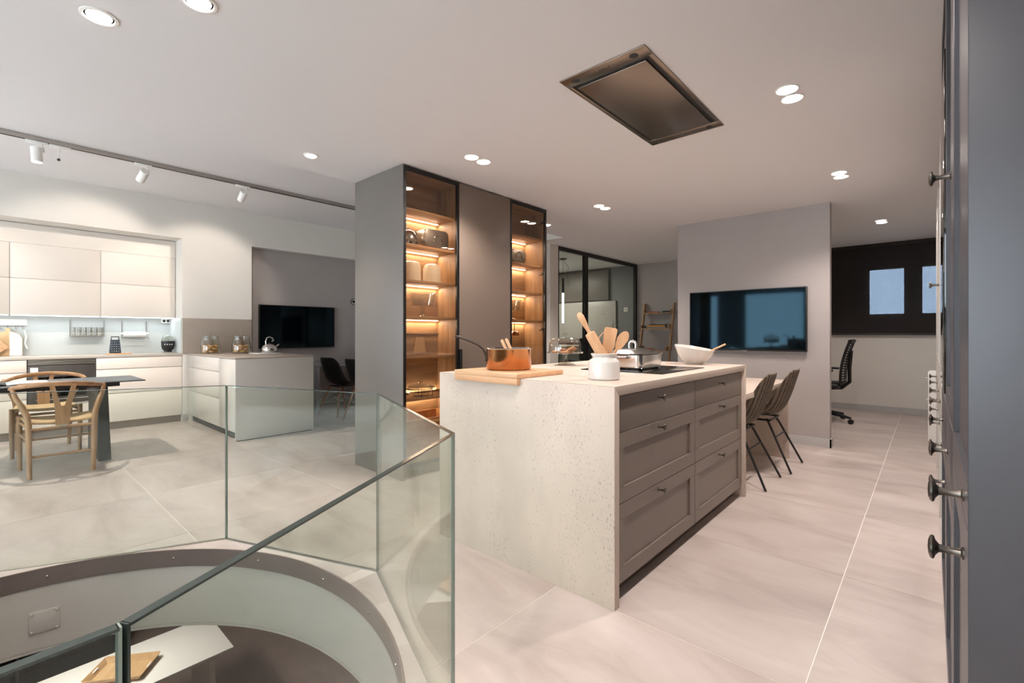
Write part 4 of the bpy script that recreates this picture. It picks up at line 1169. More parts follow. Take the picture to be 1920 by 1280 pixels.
# glass rack
gk = thing('glass_rack', 'small steel wall shelf for glasses under the wall units', 'shelf', (SB, 0.815, 1.10), world=True)
B().box(SB + 0.002, SB + 0.12, 0.654, 0.975, 1.105, 1.113).build('shelf', 'brushed_steel', gk, bevel=0.001)
for y in (0.656, 0.969):
    B().box(SB + 0.002, SB + 0.012, y, y + 0.005, 1.105, 1.30).build('bracket', 'brushed_steel', gk)
B().tube([(SB + 0.118, 0.656, 1.14), (SB + 0.118, 0.974, 1.14)], 0.003, 6).build('front_rail', 'brushed_steel', gk)
g0 = None
for k in range(6):
    if g0 is None:
        g0 = B().lathe([(0.0, 0.003), (0.018, 0.0), (0.022, 0.10), (0.020, 0.10), (0.016, 0.006)], 18).build('drinking_glass', 'ware_glass_soft', origin=(0, 0, 0)); o = g0
    else:
        o = g0.copy(); C.objects.link(o)
    o.location = (SB + 0.06, 0.69 + k * 0.05, 1.1135)
    tag(o, 'one of the six clear glasses lined up on the steel wall shelf', 'glass', 'glasses on the steel wall shelf')
# paper towel holder
ph = thing('paper_towel_holder', 'steel holder with a white paper towel roll under the wall units', 'paper towel', (SB, 1.27, 1.05), world=True)
for y in (1.145, 1.395):
    B().box(SB + 0.002, SB + 0.01, y, y + 0.005, 1.10, 1.30).build('bracket', 'brushed_steel', ph)
B().tube([(SB + 0.05, 1.13, 1.135), (SB + 0.05, 1.415, 1.135)], 0.012, 10).build('spindle', 'satin_white', ph)
B().lathe([(0.012, 1.16), (0.034, 1.16), (0.034, 1.385), (0.012, 1.385)], 24, (SB + 0.05, 0, 1.125), 'y').build('paper_roll', 'paper', ph)
for z, x in ((1.085, 0.02), (1.05, 0.09)):
    B().tube([(SB + x, 1.14, z), (SB + x, 1.42, z)], 0.003, 6).build('wire', 'brushed_steel', ph)
for y in (1.14, 1.42):
    B().tube([(SB + 0.005, y, 1.09), (SB + 0.09, y, 1.05)], 0.003, 6).build('wire', 'brushed_steel', ph)
wbd = thing('serving_board', 'flat pale wooden board on the kitchen worktop under the grater', 'cutting board', (-7.44, 1.06, 0.8825), world=True)
B().prism(rrect(-7.51, -7.37, 0.955, 1.19, 0.02), 0.8825, 0.895).build('board', 'beech', wbd, bevel=0.002)
gr = thing('box_grater', 'dark blue box grater standing on the flat wooden board', 'grater', (-7.44, 1.035, 0.8955))
def taper(z0, z1, a0, b0, a1, b1):
    return B().hexa([(-a0, -b0, z0), (a0, -b0, z0), (a0, b0, z0), (-a0, b0, z0)], [(-a1, -b1, z1), (a1, -b1, z1), (a1, b1, z1), (-a1, b1, z1)])
taper(0, 0.165, 0.04, 0.055, 0.03, 0.04).build('grating_body', 'blue_enamel', gr, bevel=0.004)
tooth = None
for r_ in range(5):
    for q_ in range(4):
        if tooth is None:
            tooth = B().sphere((0, 0, 0), 0.003, 0.006, 0.006, 8, 6).build('tooth', 'steel', gr); o = tooth
        else:
            o = tooth.copy(); C.objects.link(o); o.parent = gr
        z = 0.025 + r_ * 0.028
        o.location = (0.0405 - 0.01 * z / 0.165, -0.033 + q_ * 0.022, z)
B().tube([(0, -0.035, 0.16), (0, -0.036, 0.20), (0, 0.036, 0.20), (0, 0.035, 0.16)], 0.006, 8).build('handle', 'black_plastic', gr)
jc = thing('juicer', 'round black citrus juicer with clear dome on the kitchen worktop', 'juicer', (-7.47, 1.575, 0.8825))
B().lathe([(0.0, 0.0), (0.055, 0.0), (0.057, 0.014), (0.045, 0.022), (0.04, 0.026)], 28).build('foot', 'steel', jc)
B().lathe([(0.04, 0.026), (0.062, 0.05), (0.071, 0.085), (0.073, 0.125), (0.073, 0.155), (0.0, 0.155)], 32).build('body', 'black_plastic', jc)
for k in range(4):
    an = R(-38 + k * 20)
    bx4 = B().box(-0.002, 0.002, -0.005, 0.005, -0.006, 0.006)
    o = bx4.build('letter', 'paper', jc); o.location = (0.0735 * math.cos(an), 0.0735 * math.sin(an), 0.112); o.rotation_euler = (0, 0, an)
B().lathe([(0.073, 0.156), (0.070, 0.185), (0.055, 0.215), (0.03, 0.231), (0.0, 0.235), (0.0, 0.232), (0.03, 0.228), (0.052, 0.212), (0.067, 0.184), (0.070, 0.156)], 32).build('dome', 'ware_glass', jc)
so = thing('socket_box', 'white double socket fixed under the right wall unit', 'socket', (-7.70, 1.615, 1.28), world=True)
B().box(-7.764, -7.71, 1.555, 1.652, 1.278, 1.334).build('box', 'satin_white', so, bevel=0.003)
for y in (1.582, 1.626):
    B().lathe([(0.0, 0.0), (0.017, 0.0), (0.018, 0.002), (0.0, 0.002)], 20, (-7.71, y, 1.306), 'x').build('socket_face', 'black_plastic', so)

# ================================================================= PENINSULA
pn = thing('peninsula_unit', 'glossy grey peninsula cabinet with grip-line drawers beside the dining table', 'cabinet', (-6.3, 2.14, 0), world=True)
PX0, PX1, PY0, PY1 = -7.18, -5.42, 1.725, 2.555
B().box(PX0, PX1 - 0.022, PY0 + 0.022, PY1, 0.09, 0.864).build('body', 'grey_white_lacquer', pn)
B().box(PX1 - 0.02, PX1, PY0, PY1, 0.008, 0.864).build('end_panel', 'grey_white_lacquer', pn, bevel=0.001)
B().box(PX0, PX1 - 0.022, PY0 + 0.06, PY1 - 0.02, 0.0, 0.09).build('plinth', 'dark_grey', pn)
B().box(PX1 - 0.02, PX1 - 0.006, PY0 + 0.02, PY1 - 0.02, 0.0, 0.008).build('shadow_gap', 'black_frame', pn)
B().box(-5.938, PX1 - 0.022, PY0, PY0 + 0.02, 0.093, 0.862).build('front_panel', 'grey_white_lacquer', pn, bevel=0.001)
for z0, z1 in ((0.093, 0.404), (0.408, 0.702), (0.706, 0.862)):
    B().box(-7.15, -5.942, PY0, PY0 + 0.02, z0, z1).build('drawer', 'grey_white_lacquer', pn, bevel=0.0015)
tag(B().box(-7.188, PX1 + 0.006, PY0 - 0.006, PY1 + 0.03, 0.865, 0.878).build('peninsula_worktop', 'clay_panel', bevel=0.001), 'thin taupe worktop of the peninsula with the biscuit jars', 'worktop')
def jar(lab, x, y, seed):
    t = thing('biscuit_jar', lab, 'jar', (x, y, 0.8785), group='glass biscuit jars')
    B().lathe([(0.0, 0.004), (0.095, 0.0), (0.112, 0.012), (0.116, 0.06), (0.110, 0.12), (0.098, 0.165), (0.093, 0.21), (0.096, 0.215), (0.090, 0.215), (0.090, 0.205), (0.094, 0.165), (0.106, 0.12), (0.112, 0.06), (0.108, 0.016), (0.0, 0.010)], 36).build('jar_body', 'ware_glass', t)
    l = B().lathe([(0.0, 0.222), (0.088, 0.217), (0.112, 0.219), (0.112, 0.225), (0.085, 0.228), (0.03, 0.236), (0.0, 0.238)], 36).build('lid', 'ware_glass', t)
    B().lathe([(0.0, 0.237), (0.008, 0.238), (0.008, 0.246), (0.016, 0.255), (0.015, 0.266), (0.0, 0.272)], 18).build('lid_knob', 'ware_glass', l)
    rnd = random.Random(seed)
    src = None
    for k in range(20):
        ly = k // 7; q7 = k % 7
        rr = 0.0 if q7 == 6 else 0.066
        an = q7 * PI / 3 + ly * 0.5 + seed
        if src is None:
            src = B().lathe([(0.0, -0.011), (0.02, -0.012), (0.029, -0.004), (0.029, 0.004), (0.02, 0.012), (0.012, 0.008), (0.0, 0.009)], 14).build('biscuit', 'biscuit', origin=(0, 0, 0)); o = src
        else:
            o = src.copy(); C.objects.link(o)
        o.location = (x + rr * math.cos(an), y + rr * math.sin(an), 0.8785 + 0.028 + ly * 0.033)
        o.rotation_euler = (rnd.uniform(-0.45, 0.45), rnd.uniform(-0.45, 0.45), rnd.random() * 3)
        tag(o, 'golden biscuit inside the ' + ('left' if seed == 1 else 'right') + ' biscuit jar', 'biscuit', 'biscuits in the ' + ('left' if seed == 1 else 'right') + ' jar')
jar('lidded glass jar of biscuits, left one on the peninsula', -6.90, 1.90, 1)
jar('lidded glass jar of biscuits, right one on the peninsula', -6.68, 2.19, 2)
ty = tag(B().box(-6.50, -6.20, 2.22, 2.50, 0.8785, 0.888).build('serving_tray', 'satin_white', bevel=0.003), 'flat white tray under the chrome kettle on the peninsula', 'tray')
kt2 = thing('stove_kettle', 'round chrome stove kettle with loop handle on the peninsula', 'kettle', (-6.36, 2.42, 0.8885))
B().lathe([(0.0, 0.0), (0.07, 0.0), (0.092, 0.02), (0.096, 0.045), (0.082, 0.085), (0.045, 0.11), (0.03, 0.115), (0.0, 0.12)], 32).build('body', 'steel', kt2)
B().tube([(0.0, -0.04, 0.10), (0.0, -0.045, 0.15), (0.0, -0.03, 0.19), (0.0, 0.0, 0.203), (0.0, 0.035, 0.19), (0.0, 0.05, 0.16), (0.0, 0.03, 0.145)], 0.009, 10).build('handle', 'steel', kt2)
B().tube([(0.02, 0.07, 0.07), (0.025, 0.10, 0.10), (0.028, 0.112, 0.108)], [0.016, 0.011, 0.009], 10).build('spout', 'steel', kt2)
B().sphere((0, 0, 0.122), 0.012).build('lid_knob', 'black_plastic', kt2)

# ---- televisions
def tv(lab, axis, fix, a0, a1, z0, z1, name='television'):
    if axis == 'y':   # facing -y, hung on a wall at y=fix
        t = thing(name, lab, 'television', ((a0 + a1) / 2, fix, z0), world=True)
        B().box(a0, a1, fix - 0.055, fix - 0.015, z0, z1).build('case', 'black_plastic', t, bevel=0.003)
        B().box(a0 + 0.010, a1 - 0.010, fix - 0.0565, fix - 0.055, z0 + 0.018, z1 - 0.010).build('screen', 'screen', t)
        B().box((a0 + a1) / 2 - 0.035, (a0 + a1) / 2 + 0.035, fix - 0.058, fix - 0.05, z0 - 0.005, z0 + 0.003).build('logo_bar', 'pewter', t)
        B().box((a0 + a1) / 2 - 0.2, (a0 + a1) / 2 + 0.2, fix - 0.015, fix - 0.0005, (z0 + z1) / 2 - 0.15, (z0 + z1) / 2 + 0.15).build('wall_mount', 'black_metal', t)
    else:
        t = thing(name, lab, 'television', (fix, (a0 + a1) / 2, z0), world=True)
        B().box(fix + 0.03, fix + 0.07, a0, a1, z0, z1).build('case', 'black_plastic', t, bevel=0.003)
        B().box(fix + 0.07, fix + 0.0715, a0 + 0.010, a1 - 0.010, z0 + 0.018, z1 - 0.010).build('screen', 'screen', t)
        B().box(fix + 0.066, fix + 0.072, (a0 + a1) / 2 - 0.03, (a0 + a1) / 2 + 0.03, z0 - 0.004, z0 + 0.003).build('logo_bar', 'pewter', t)
        B().box(fix + 0.0005, fix + 0.03, (a0 + a1) / 2 - 0.2, (a0 + a1) / 2 + 0.2, (z0 + z1) / 2 - 0.15, (z0 + z1) / 2 + 0.15).build('wall_mount', 'black_metal', t)
tv('large flat television on the freestanding grey wall', 'y', 5.563, -2.11, -0.925, 0.948, 1.615)
tv('black flat television in the wall recess above the grey desk', 'x', -7.34, 2.625, 3.78, 0.916, 1.562)
th_ = thing('wall_thermostat', 'small round black dial on the wall beside the tall display cabinet', 'thermostat', (-7.34, 4.15, 1.68))
B().lathe([(0.0, 0.0), (0.05, 0.0), (0.05, 0.012), (0.045, 0.014), (0.0, 0.014)], 28, axis='x').build('dial', 'black_plastic', th_)
B().lathe([(0.03, 0.014), (0.036, 0.016), (0.04, 0.014)], 28, axis='x').build('ring', 'satin_white', th_)
tag(B().box(-2.105, -0.93, 5.556, 5.5625, 0.885, 0.915).build('cable_cover', 'grey_paint', bevel=0.001), 'flat grey cable strip on the wall under the large television', 'cable cover')

# ---- grey desk and black shell chairs
dk = thing('grey_desk', 'grey slab desk in the wall recess under the small television', 'desk', (-6.95, 3.75, 0), world=True)
B().box(-7.30, -6.52, 3.13, 4.60, 0.655, 0.680).build('tabletop', 'desk_grey', dk, bevel=0.002)
for y in (3.13, 4.56):
    B().box(-7.28, -6.53, y, y + 0.04, 0, 0.655).build('side_panel', 'desk_grey', dk, bevel=0.001)
B().box(-7.28, -6.62, 3.17, 4.56, 0.595, 0.640).build('apron', 'desk_grey', dk)
es = thing('shell_chair', 'black moulded shell chair on wooden dowel legs, nearer the peninsula', 'chair', (-6.19, 3.32, 0), R(8), group='black shell chairs at the grey desk')
shell([(0.22, 0.415), (0.195, 0.44), (0.10, 0.43), (0.0, 0.42), (-0.09, 0.43), (-0.15, 0.47), (-0.18, 0.54), (-0.205, 0.63), (-0.23, 0.72), (-0.245, 0.785), (-0.25, 0.81)],
      [0.17, 0.20, 0.225, 0.23, 0.23, 0.225, 0.22, 0.215, 0.205, 0.175, 0.12], [0.0, 0.02, 0.035, 0.045, 0.06, 0.075, 0.07, 0.06, 0.045, 0.03, 0.01]).build('seat_shell', 'black_plastic', es, solid=0.008, sub=1)
for sx in (-1, 1):
    for sy in (-1, 1):
        B().tube([(sx * 0.12, sy * 0.10, 0.40), (sx * 0.155, sy * 0.15, 0.25), (sx * 0.205, sy * 0.215, 0.004)], [0.011, 0.0135, 0.009], 10).build('leg', 'dowel', es)
    B().tube([(sx * 0.135, -0.12, 0.33), (sx * 0.165, 0.165, 0.19)], 0.0035, 6).build('strut', 'black_metal', es)
    B().tube([(sx * 0.135, 0.12, 0.33), (sx * 0.165, -0.165, 0.19)], 0.0035, 6).build('strut', 'black_metal', es)
for sy in (-1, 1):
    B().tube([(-0.135, sy * 0.12, 0.33), (0.165, sy * 0.165, 0.19)], 0.0035, 6).build('strut', 'black_metal', es)
    B().tube([(0.135, sy * 0.12, 0.33), (-0.165, sy * 0.165, 0.19)], 0.0035, 6).build('strut', 'black_metal', es)
B().box(-0.13, 0.13, -0.11, 0.11, 0.395, 0.408).build('mount', 'black_metal', es)
dup(es, (-5.56, 3.34, 0), R(4), 'black moulded shell chair on wooden dowel legs, half hidden by the display cabinet')

# ================================================================= DINING TABLE AND CHAIRS
dt = thing('dining_table', 'dark slate dining table on black slab legs at the left picture edge', 'table', (-5.84, -0.1, 0), world=True)
TX0, TX1, TY = -6.19, -5.49, 0.985
B().box(TX0, TX1, -1.35, TY, 0.692, 0.702).build('tabletop', 'slate_top', dt, bevel=0.001)
B().box(TX0 + 0.05, TX1 - 0.05, -1.25, TY - 0.18, 0.655, 0.6915).build('under_frame', 'black_metal', dt)
for y in (0.655, -1.10):
    B().hexa([(TX0 + 0.0, y, 0.0), (TX1 - 0.01, y, 0.0), (TX1 - 0.01, y + 0.085, 0.0), (TX0 + 0.0, y + 0.085, 0.0)], [(TX0 + 0.06, y, 0.655), (TX1 - 0.04, y, 0.655), (TX1 - 0.04, y + 0.065, 0.655), (TX0 + 0.06, y + 0.065, 0.655)]).build('slab_leg', 'black_metal', dt, bevel=0.002)
mg = thing('open_magazine', 'open magazine lying on the dark dining table', 'magazine', (-5.80, 0.13, 0.7025), world=True)
def page(y0, y1, hmax, m, name, z=0.7025, thick=0.006):
    b = B(); n = 9; vs = []; fs = []
    for i in range(n):
        t = i / (n - 1); y = y0 + (y1 - y0) * t
        h = hmax * math.sin(PI * min(1, t * 0.75 + 0.02)) * (1 - t * 0.35)
        for x in (-5.95, -5.65):
            vs += [(x, y, z + h + thick * (1 - t * 0.6)), (x, y, z + h * 0.92)]
    for i in range(n - 1):
        a = i * 4; c = a + 4
        fs += [(a, c, c + 2, a + 2), (a + 1, a + 3, c + 3, c + 1), (a, a + 1, c + 1, c), (a + 2, c + 2, c + 3, a + 3)]
    fs += [(0, 2, 3, 1), (4 * n - 4, 4 * n - 3, 4 * n - 1, 4 * n - 2)]
    b.add(vs, fs).build(name, m, mg)
page(0.10, -0.14, 0.030, 'print_dark', 'left_pages')
page(0.102, 0.35, 0.016, 'paper', 'right_pages')
# wishbone chairs (front = +y)
wc = thing('wishbone_chair', 'oak wishbone chair with woven cord seat, its back towards the glass balustrade', 'chair', (-5.41, 0.40, 0), R(90), group='wishbone chairs at the dining table')
rail = []
for k in range(17):
    a = R(180 + 22 - (180 + 44) * 0) if False else R(198 + k * (324 - 198) / 16)
    rail.append((0.292 * math.cos(a), 0.10 + 0.335 * math.sin(a) , 0.70 + 0.035 * math.sin(PI * k / 16)))
rail = [(-0.288, 0.055, 0.688)] + rail[0:] + [(0.288, 0.055, 0.688)]
B().tube(rail, [(0.010, 0.012)] + [(0.013, 0.016)] * 2 + [(0.013, 0.019)] * 13 + [(0.013, 0.016)] * 2 + [(0.010, 0.012)], 12).build('top_rail', 'chair_oak_h', wc)
for sx in (-1, 1):
    B().tube([(sx * 0.185, -0.205, 0.0), (sx * 0.19, -0.205, 0.20), (sx * 0.192, -0.20, 0.42), (sx * 0.20, -0.185, 0.49), (sx * 0.225, -0.14, 0.56), (sx * 0.255, -0.08, 0.62), (sx * 0.272, -0.035, 0.68), (sx * 0.276, -0.022, 0.705)],
             [0.014, 0.0175, 0.020, 0.0205, 0.020, 0.018, 0.0145, 0.011], 14).build('rear_leg', 'chair_oak', wc)
    B().tube([(sx * 0.225, 0.21, 0.0), (sx * 0.228, 0.21, 0.22), (sx * 0.228, 0.21, 0.45)], [0.014, 0.0185, 0.0185], 14).build('front_leg', 'chair_oak', wc)
    B().tube([(sx * 0.225, 0.20, 0.40), (sx * 0.192, -0.19, 0.395)], 0.012, 10).build('seat_rail', 'chair_oak_h', wc)
    B().tube([(sx * 0.227, 0.20, 0.30), (sx * 0.192, -0.19, 0.30)], 0.0105, 10).build('side_stretcher', 'chair_oak_h', wc)
B().tube([(-0.22, 0.21, 0.385), (0.22, 0.21, 0.385)], 0.012, 10).build('seat_rail', 'chair_oak_h', wc)
B().tube([(-0.19, -0.205, 0.385), (0.19, -0.205, 0.385)], 0.012, 10).build('seat_rail', 'chair_oak_h', wc)
B().tube([(-0.19, -0.205, 0.17), (0.19, -0.205, 0.17)], 0.0105, 10).build('back_stretcher', 'chair_oak_h', wc)
B().tube([(-0.22, 0.21, 0.24), (0.22, 0.21, 0.24)], 0.0105, 10).build('front_stretcher', 'chair_oak_h', wc)
sb = B(); vs = []; fs = []; N = 10
for i in range(N + 1):
    for k in range(N + 1):
        u = -1 + 2 * k / N; v = i / N
        hw = 0.195 + 0.035 * v
        y = -0.195 + 0.405 * v
        z = 0.425 - 0.022 * (1 - u * u) * (1 - (2 * v - 1) ** 2) + 0.012 * u * u
        vs.append((u * hw, y, z))
for i in range(N):
    for k in range(N): fs.append((i * (N + 1) + k, i * (N + 1) + k + 1, (i + 1) * (N + 1) + k + 1, (i + 1) * (N + 1) + k))
sb.add(vs, fs).build('cord_seat', 'cord', wc, solid=0.026, sub=1)
# Y splat
def ypt(x, z):
    t = (z - 0.40) / 0.33
    return (x, -0.198 - 0.03 * math.sin(PI * t * 0.5) - 0.0, z)
yp = [(-0.042, 0.40), (0.042, 0.40), (0.046, 0.52), (0.055, 0.60), (0.082, 0.73), (0.052, 0.735), (0.026, 0.62), (0.010, 0.555), (0.0, 0.55), (-0.010, 0.555), (-0.026, 0.62), (-0.052, 0.735), (-0.082, 0.73), (-0.055, 0.60), (-0.046, 0.52)]
vs = [ypt(*p_) for p_ in yp]
vs2 = [(x, y - 0.010, z) for x, y, z in vs]
n = len(vs)
quads = [(0, 1, 2, 14), (14, 2, 7, 9), (2, 3, 6, 7), (3, 4, 5, 6), (14, 9, 10, 13), (13, 10, 11, 12), (7, 8, 9)]
B().add(vs + vs2, [tuple(q_) for q_ in quads] + [tuple(i + n for i in q_[::-1]) for q_ in quads] + [(i, (i + 1) % n, n + (i + 1) % n, n + i) for i in range(n)]).build('back_splat', 'chair_oak', wc)
B().box(-0.022, 0.022, -0.224, -0.21, 0.385, 0.398).build('maker_plate', 'steel', wc)
dup(wc, (-6.40, 0.37, 0), R(-90), 'oak wishbone chair with woven cord seat on the oven side of the dining table')
# ================================================================= TALL CABINETS ON THE RIGHT
CX = 0.04
def tall(lab, a, c, top, m, fronts, plinth=0.1):
    u = thing('tall_unit', lab, 'cabinet', (0.34, (a + c) / 2, 0), world=True)
    B().box(CX + 0.02, 0.655, a, c, plinth, top).build('body', m, u)
    B().box(CX + 0.06, 0.65, a, c, 0.0, plinth).build('plinth', m, u)
    for (nm, z0, z1, kpos, pan) in fronts:
        d = shaker(u, nm, m, CX, a + 0.002, c - 0.002, z0, z1, -1, pan, 0.06)
        for (ky, kz) in kpos: knob(d, CX, ky, kz, -1, 1.12)
    return u
u = tall('slate grey tall cabinet nearest the camera at the right picture edge', 0.885, 1.50, 2.435, 'slate_lacquer',
         (('door', 0.852, 2.42, ((1.01, 0.880),), True), ('door', 0.105, 0.848, ((1.01, 0.789),), True)))
B().box(CX - 0.002, 0.655, 0.867, 0.885, 0.0, 2.435).build('end_panel', 'slate_lacquer', u, bevel=0.002)
tall('slate grey tall cabinet second from the camera', 1.502, 2.10, 2.435, 'slate_lacquer',
     (('door', 0.905, 2.42, ((1.56, 1.515),), True), ('drawer', 0.72, 0.90, ((1.80, 0.80),), False), ('door', 0.105, 0.715, ((2.02, 0.66),), True)))
ou = tall('tall oven housing with black glass front in the right cabinet row', 2.102, 2.80, 2.435, 'slate_lacquer',
     (('drawer', 0.72, 0.90, ((2.45, 0.80),), False), ('door', 0.105, 0.715, ((2.70, 0.66),), True), ('door', 2.105, 2.42, (), True)))
B().box(CX - 0.004, CX + 0.02, 2.12, 2.78, 0.93, 2.08).build('oven_front', 'black_glass', ou, bevel=0.002)
yy = 2.802
for k in range(4):
    tall(('first', 'second', 'third', 'fourth')[k] + ' pale grey storage cabinet in the far part of the right cabinet row', yy, yy + 0.60, 2.12, 'pale_lacquer',
         (('door', 0.905, 2.10, (((yy + 0.08, 1.40),) if k == 1 else ()), True), ('drawer', 0.72, 0.90, ((yy + 0.3, 0.80),), False), ('door', 0.105, 0.715, ((yy + 0.54, 0.66),), True)))
    yy += 0.602
pd = thing('drawer_pedestal', 'white drawer pedestal at the far end of the right cabinet row', 'cabinet', (0.2, 6.5, 0), world=True)
B().box(0.0, 0.5, 6.3, 6.75, 0.04, 0.74).build('body', 'satin_white', pd, bevel=0.003)
for z0, z1 in ((0.05, 0.27), (0.275, 0.50), (0.505, 0.73)):
    d = B().box(-0.012, 0.0, 6.305, 6.745, z0, z1).build('drawer', 'satin_white', pd, bevel=0.002)
    B().tube([(-0.012, 6.46, z1 - 0.05), (-0.03, 6.46, z1 - 0.05), (-0.03, 6.6, z1 - 0.05), (-0.012, 6.6, z1 - 0.05)], 0.004, 8).build('handle', 'steel', d)
B().box(0.02, 0.48, 6.32, 6.73, 0.0, 0.04).build('plinth', 'dark_grey', pd)

# ================================================================= FAR WINDOWS AND DESK PLACE
bl = thing('roller_blind', 'wide dark brown roller blind over the two far windows', 'blind', (-0.8, 8.58, 1.12), world=True)
B().box(-2.28, 0.64, 8.575, 8.578, 1.14, 2.39).build('fabric', 'blind_fabric', bl)
B().box(-2.28, 0.64, 8.55, 8.60, 2.385, 2.438).build('cassette', 'blind', bl, bevel=0.004)
B().box(-2.28, 0.64, 8.565, 8.588, 1.115, 1.14).build('bottom_bar', 'dark_grey', bl, bevel=0.003)
of = thing('office_chair', 'black mesh office chair half hidden behind the television wall', 'chair', (-1.06, 7.30, 0), R(90))
B().box(-0.24, 0.24, -0.22, 0.25, 0.44, 0.51).build('seat', 'black_plastic', of, bevel=0.03)
fr = B()
def bk(z): 
    t = (z - 0.50) / 0.55
    return -0.23 - 0.10 * t + 0.03 * math.sin(PI * t)
zs = [0.50 + 0.06 * k for k in range(10)]
for sx in (-1, 1):
    fr.tube([(sx * 0.225, bk(z), z) for z in zs], 0.016, 8)
fr.tube([(-0.225, bk(1.04), 1.04), (0.225, bk(1.04), 1.04)], 0.022, 8).tube([(-0.225, bk(0.50), 0.50), (0.225, bk(0.50), 0.50)], 0.018, 8)
fr.build('back_frame', 'black_plastic', of)
for k in range(16):
    z = 0.53 + k * 0.032
    B().tube([(-0.22, bk(z), z), (0.0, bk(z) - 0.02, z), (0.22, bk(z), z)], (0.010), 6).build('back_slat', 'black_plastic', of)
B().tube([(0, bk(0.92) - 0.03, 0.92), (0, bk(0.7) - 0.06, 0.70), (0, -0.30, 0.52), (0, -0.22, 0.44), (0, 0.0, 0.42)], 0.022, 8).build('spine', 'black_plastic', of)
for sx in (-1, 1):
    B().tube([(sx * 0.24, -0.05, 0.46), (sx * 0.28, -0.05, 0.50), (sx * 0.28, -0.05, 0.66)], 0.014, 8).build('arm_post', 'black_plastic', of)
    B().box(sx * 0.28 - 0.04, sx * 0.28 + 0.04, -0.16, 0.10, 0.66, 0.685).build('armrest', 'black_plastic', of, bevel=0.008)
B().lathe([(0.035, 0.10), (0.035, 0.26), (0.022, 0.26), (0.022, 0.44)], 16).build('gas_lift', 'black_plastic', of)
for k in range(5):
    a = R(90 + 18 + 72 * k); c, s_ = math.cos(a), math.sin(a)
    lg = B().tube([(0.03 * c, 0.03 * s_, 0.125), (0.18 * c, 0.18 * s_, 0.10), (0.34 * c, 0.34 * s_, 0.075)], [0.026, 0.021, 0.015], 10).build('base_leg', 'black_plastic', of)
    B().lathe([(0.0, -0.022), (0.028, -0.020), (0.030, 0.0), (0.028, 0.020), (0.0, 0.022)], 14, (0, 0, 0), 'x').xf(Matrix.Translation((0.34 * c, 0.34 * s_, 0.031)) @ Matrix.Rotation(a + PI / 2, 4, 'Z')).build('caster', 'black_plastic', lg)
wd = thing('white_desk', 'white desk corner behind the television wall in front of the office chair', 'desk', (-1.75, 7.4, 0), world=True)
B().box(-2.25, -1.20, 6.7, 8.45, 0.715, 0.74).build('tabletop', 'satin_white', wd, bevel=0.002)
for y in (6.72, 8.39):
    B().box(-2.2, -1.25, y, y + 0.04, 0, 0.715).build('side_panel', 'satin_white', wd)
mo = thing('monitor', 'white backed monitor on the desk behind the television wall', 'monitor', (-1.55, 7.75, 0.74), world=True)
B().hexa([(-1.22, 7.55, 0.80), (-1.20, 7.55, 0.80), (-1.20, 8.05, 0.80), (-1.22, 8.05, 0.80)], [(-1.27, 7.55, 1.10), (-1.25, 7.55, 1.10), (-1.25, 8.05, 1.10), (-1.27, 8.05, 1.10)]).build('screen_case', 'satin_white', mo)
B().box(-1.30, -1.22, 7.72, 7.88, 0.7405, 0.748).build('stand_foot', 'satin_white', mo)
B().box(-1.27, -1.25, 7.77, 7.83, 0.748, 0.90).build('stand_neck', 'satin_white', mo)

# ================================================================= GLASS PARTITION, OFFICE
gpn = thing('glass_partition', 'black framed glass partition of the office beyond the island', 'partition', (-4.14, 6.9, 0), world=True)
f = B()
PXA, PXB = -4.165, -4.115
for a, c in ((5.622, 5.665), (6.36, 6.46), (8.09, 8.155)): f.box(PXA, PXB, a, c, 0, ZC - 0.002)
for a, c in ((5.665, 6.36), (6.46, 8.09)):
    f.box(PXA, PXB, a, c, ZC - 0.06, ZC - 0.002); f.box(PXA, PXB, a, c, 0, 0.06)
f.build('frame', 'black_frame', gpn, bevel=0.001, seg=1)
for a, c in ((5.665, 6.36), (6.46, 7.26), (7.27, 8.09)):
    B().box(-4.145, -4.135, a, c, 0.06, ZC - 0.06).build('pane', 'partition_glass', gpn)
B().box(-4.105, -4.09, 7.20, 7.22, 0.90, 1.35).build('door_pull', 'steel', gpn)
tl = thing('tube_lamp', 'vertical glowing tube lamp hanging in the glazed office', 'pendant lamp', (-4.75, 6.65, 1.30), world=True)
B().lathe([(0.018, 1.32), (0.018, 1.84)], 14, (-4.75, 6.65, 0)).build('tube', 'tube_cool', tl)
B().lathe([(0.020, 1.84), (0.020, 2.10)], 14, (-4.75, 6.65, 0)).build('socket', 'dark_grey', tl)
B().tube([(-4.75, 6.65, 2.10), (-4.75, 6.65, ZC - 0.02)], 0.003, 6).build('cable', 'dark_grey', tl)
B().lathe([(0.06, ZC - 0.02), (0.06, ZC - 0.001)], 20, (-4.75, 6.65, 0)).build('ceiling_rose', 'dark_grey', tl)
B().tube([(-4.75, 6.65, ZC - 0.02), (-4.74, 6.80, 2.30), (-4.75, 6.78, 2.15), (-4.76, 6.84, 2.0)], 0.003, 6).build('loop_cable', 'dark_grey', tl)
wdk = thing('office_desk', 'pale desk inside the glazed office', 'desk', (-5.6, 7.0, 0), world=True)
B().box(-6.3, -4.9, 6.3, 7.9, 0.88, 0.91).build('tabletop', 'satin_white', wdk, bevel=0.002)
B().box(-6.25, -6.2, 6.35, 7.85, 0, 0.88).build('side_panel', 'satin_white', wdk)
B().box(-5.0, -4.95, 6.35, 7.85, 0, 0.88).build('side_panel', 'satin_white', wdk)
tag(B().box(-6.6, -4.55, 8.12, 8.159, 0.95, 1.78).build('pin_board', 'pale_lacquer', bevel=0.002), 'pale board on the back wall of the glazed office', 'board')
tag(B().box(-7.6, -4.7, 8.10, 8.159, 1.80, 2.40).build('wall_locker', 'taupe_lacquer', bevel=0.002), 'dark wall locker above the pale board in the glazed office', 'cabinet')
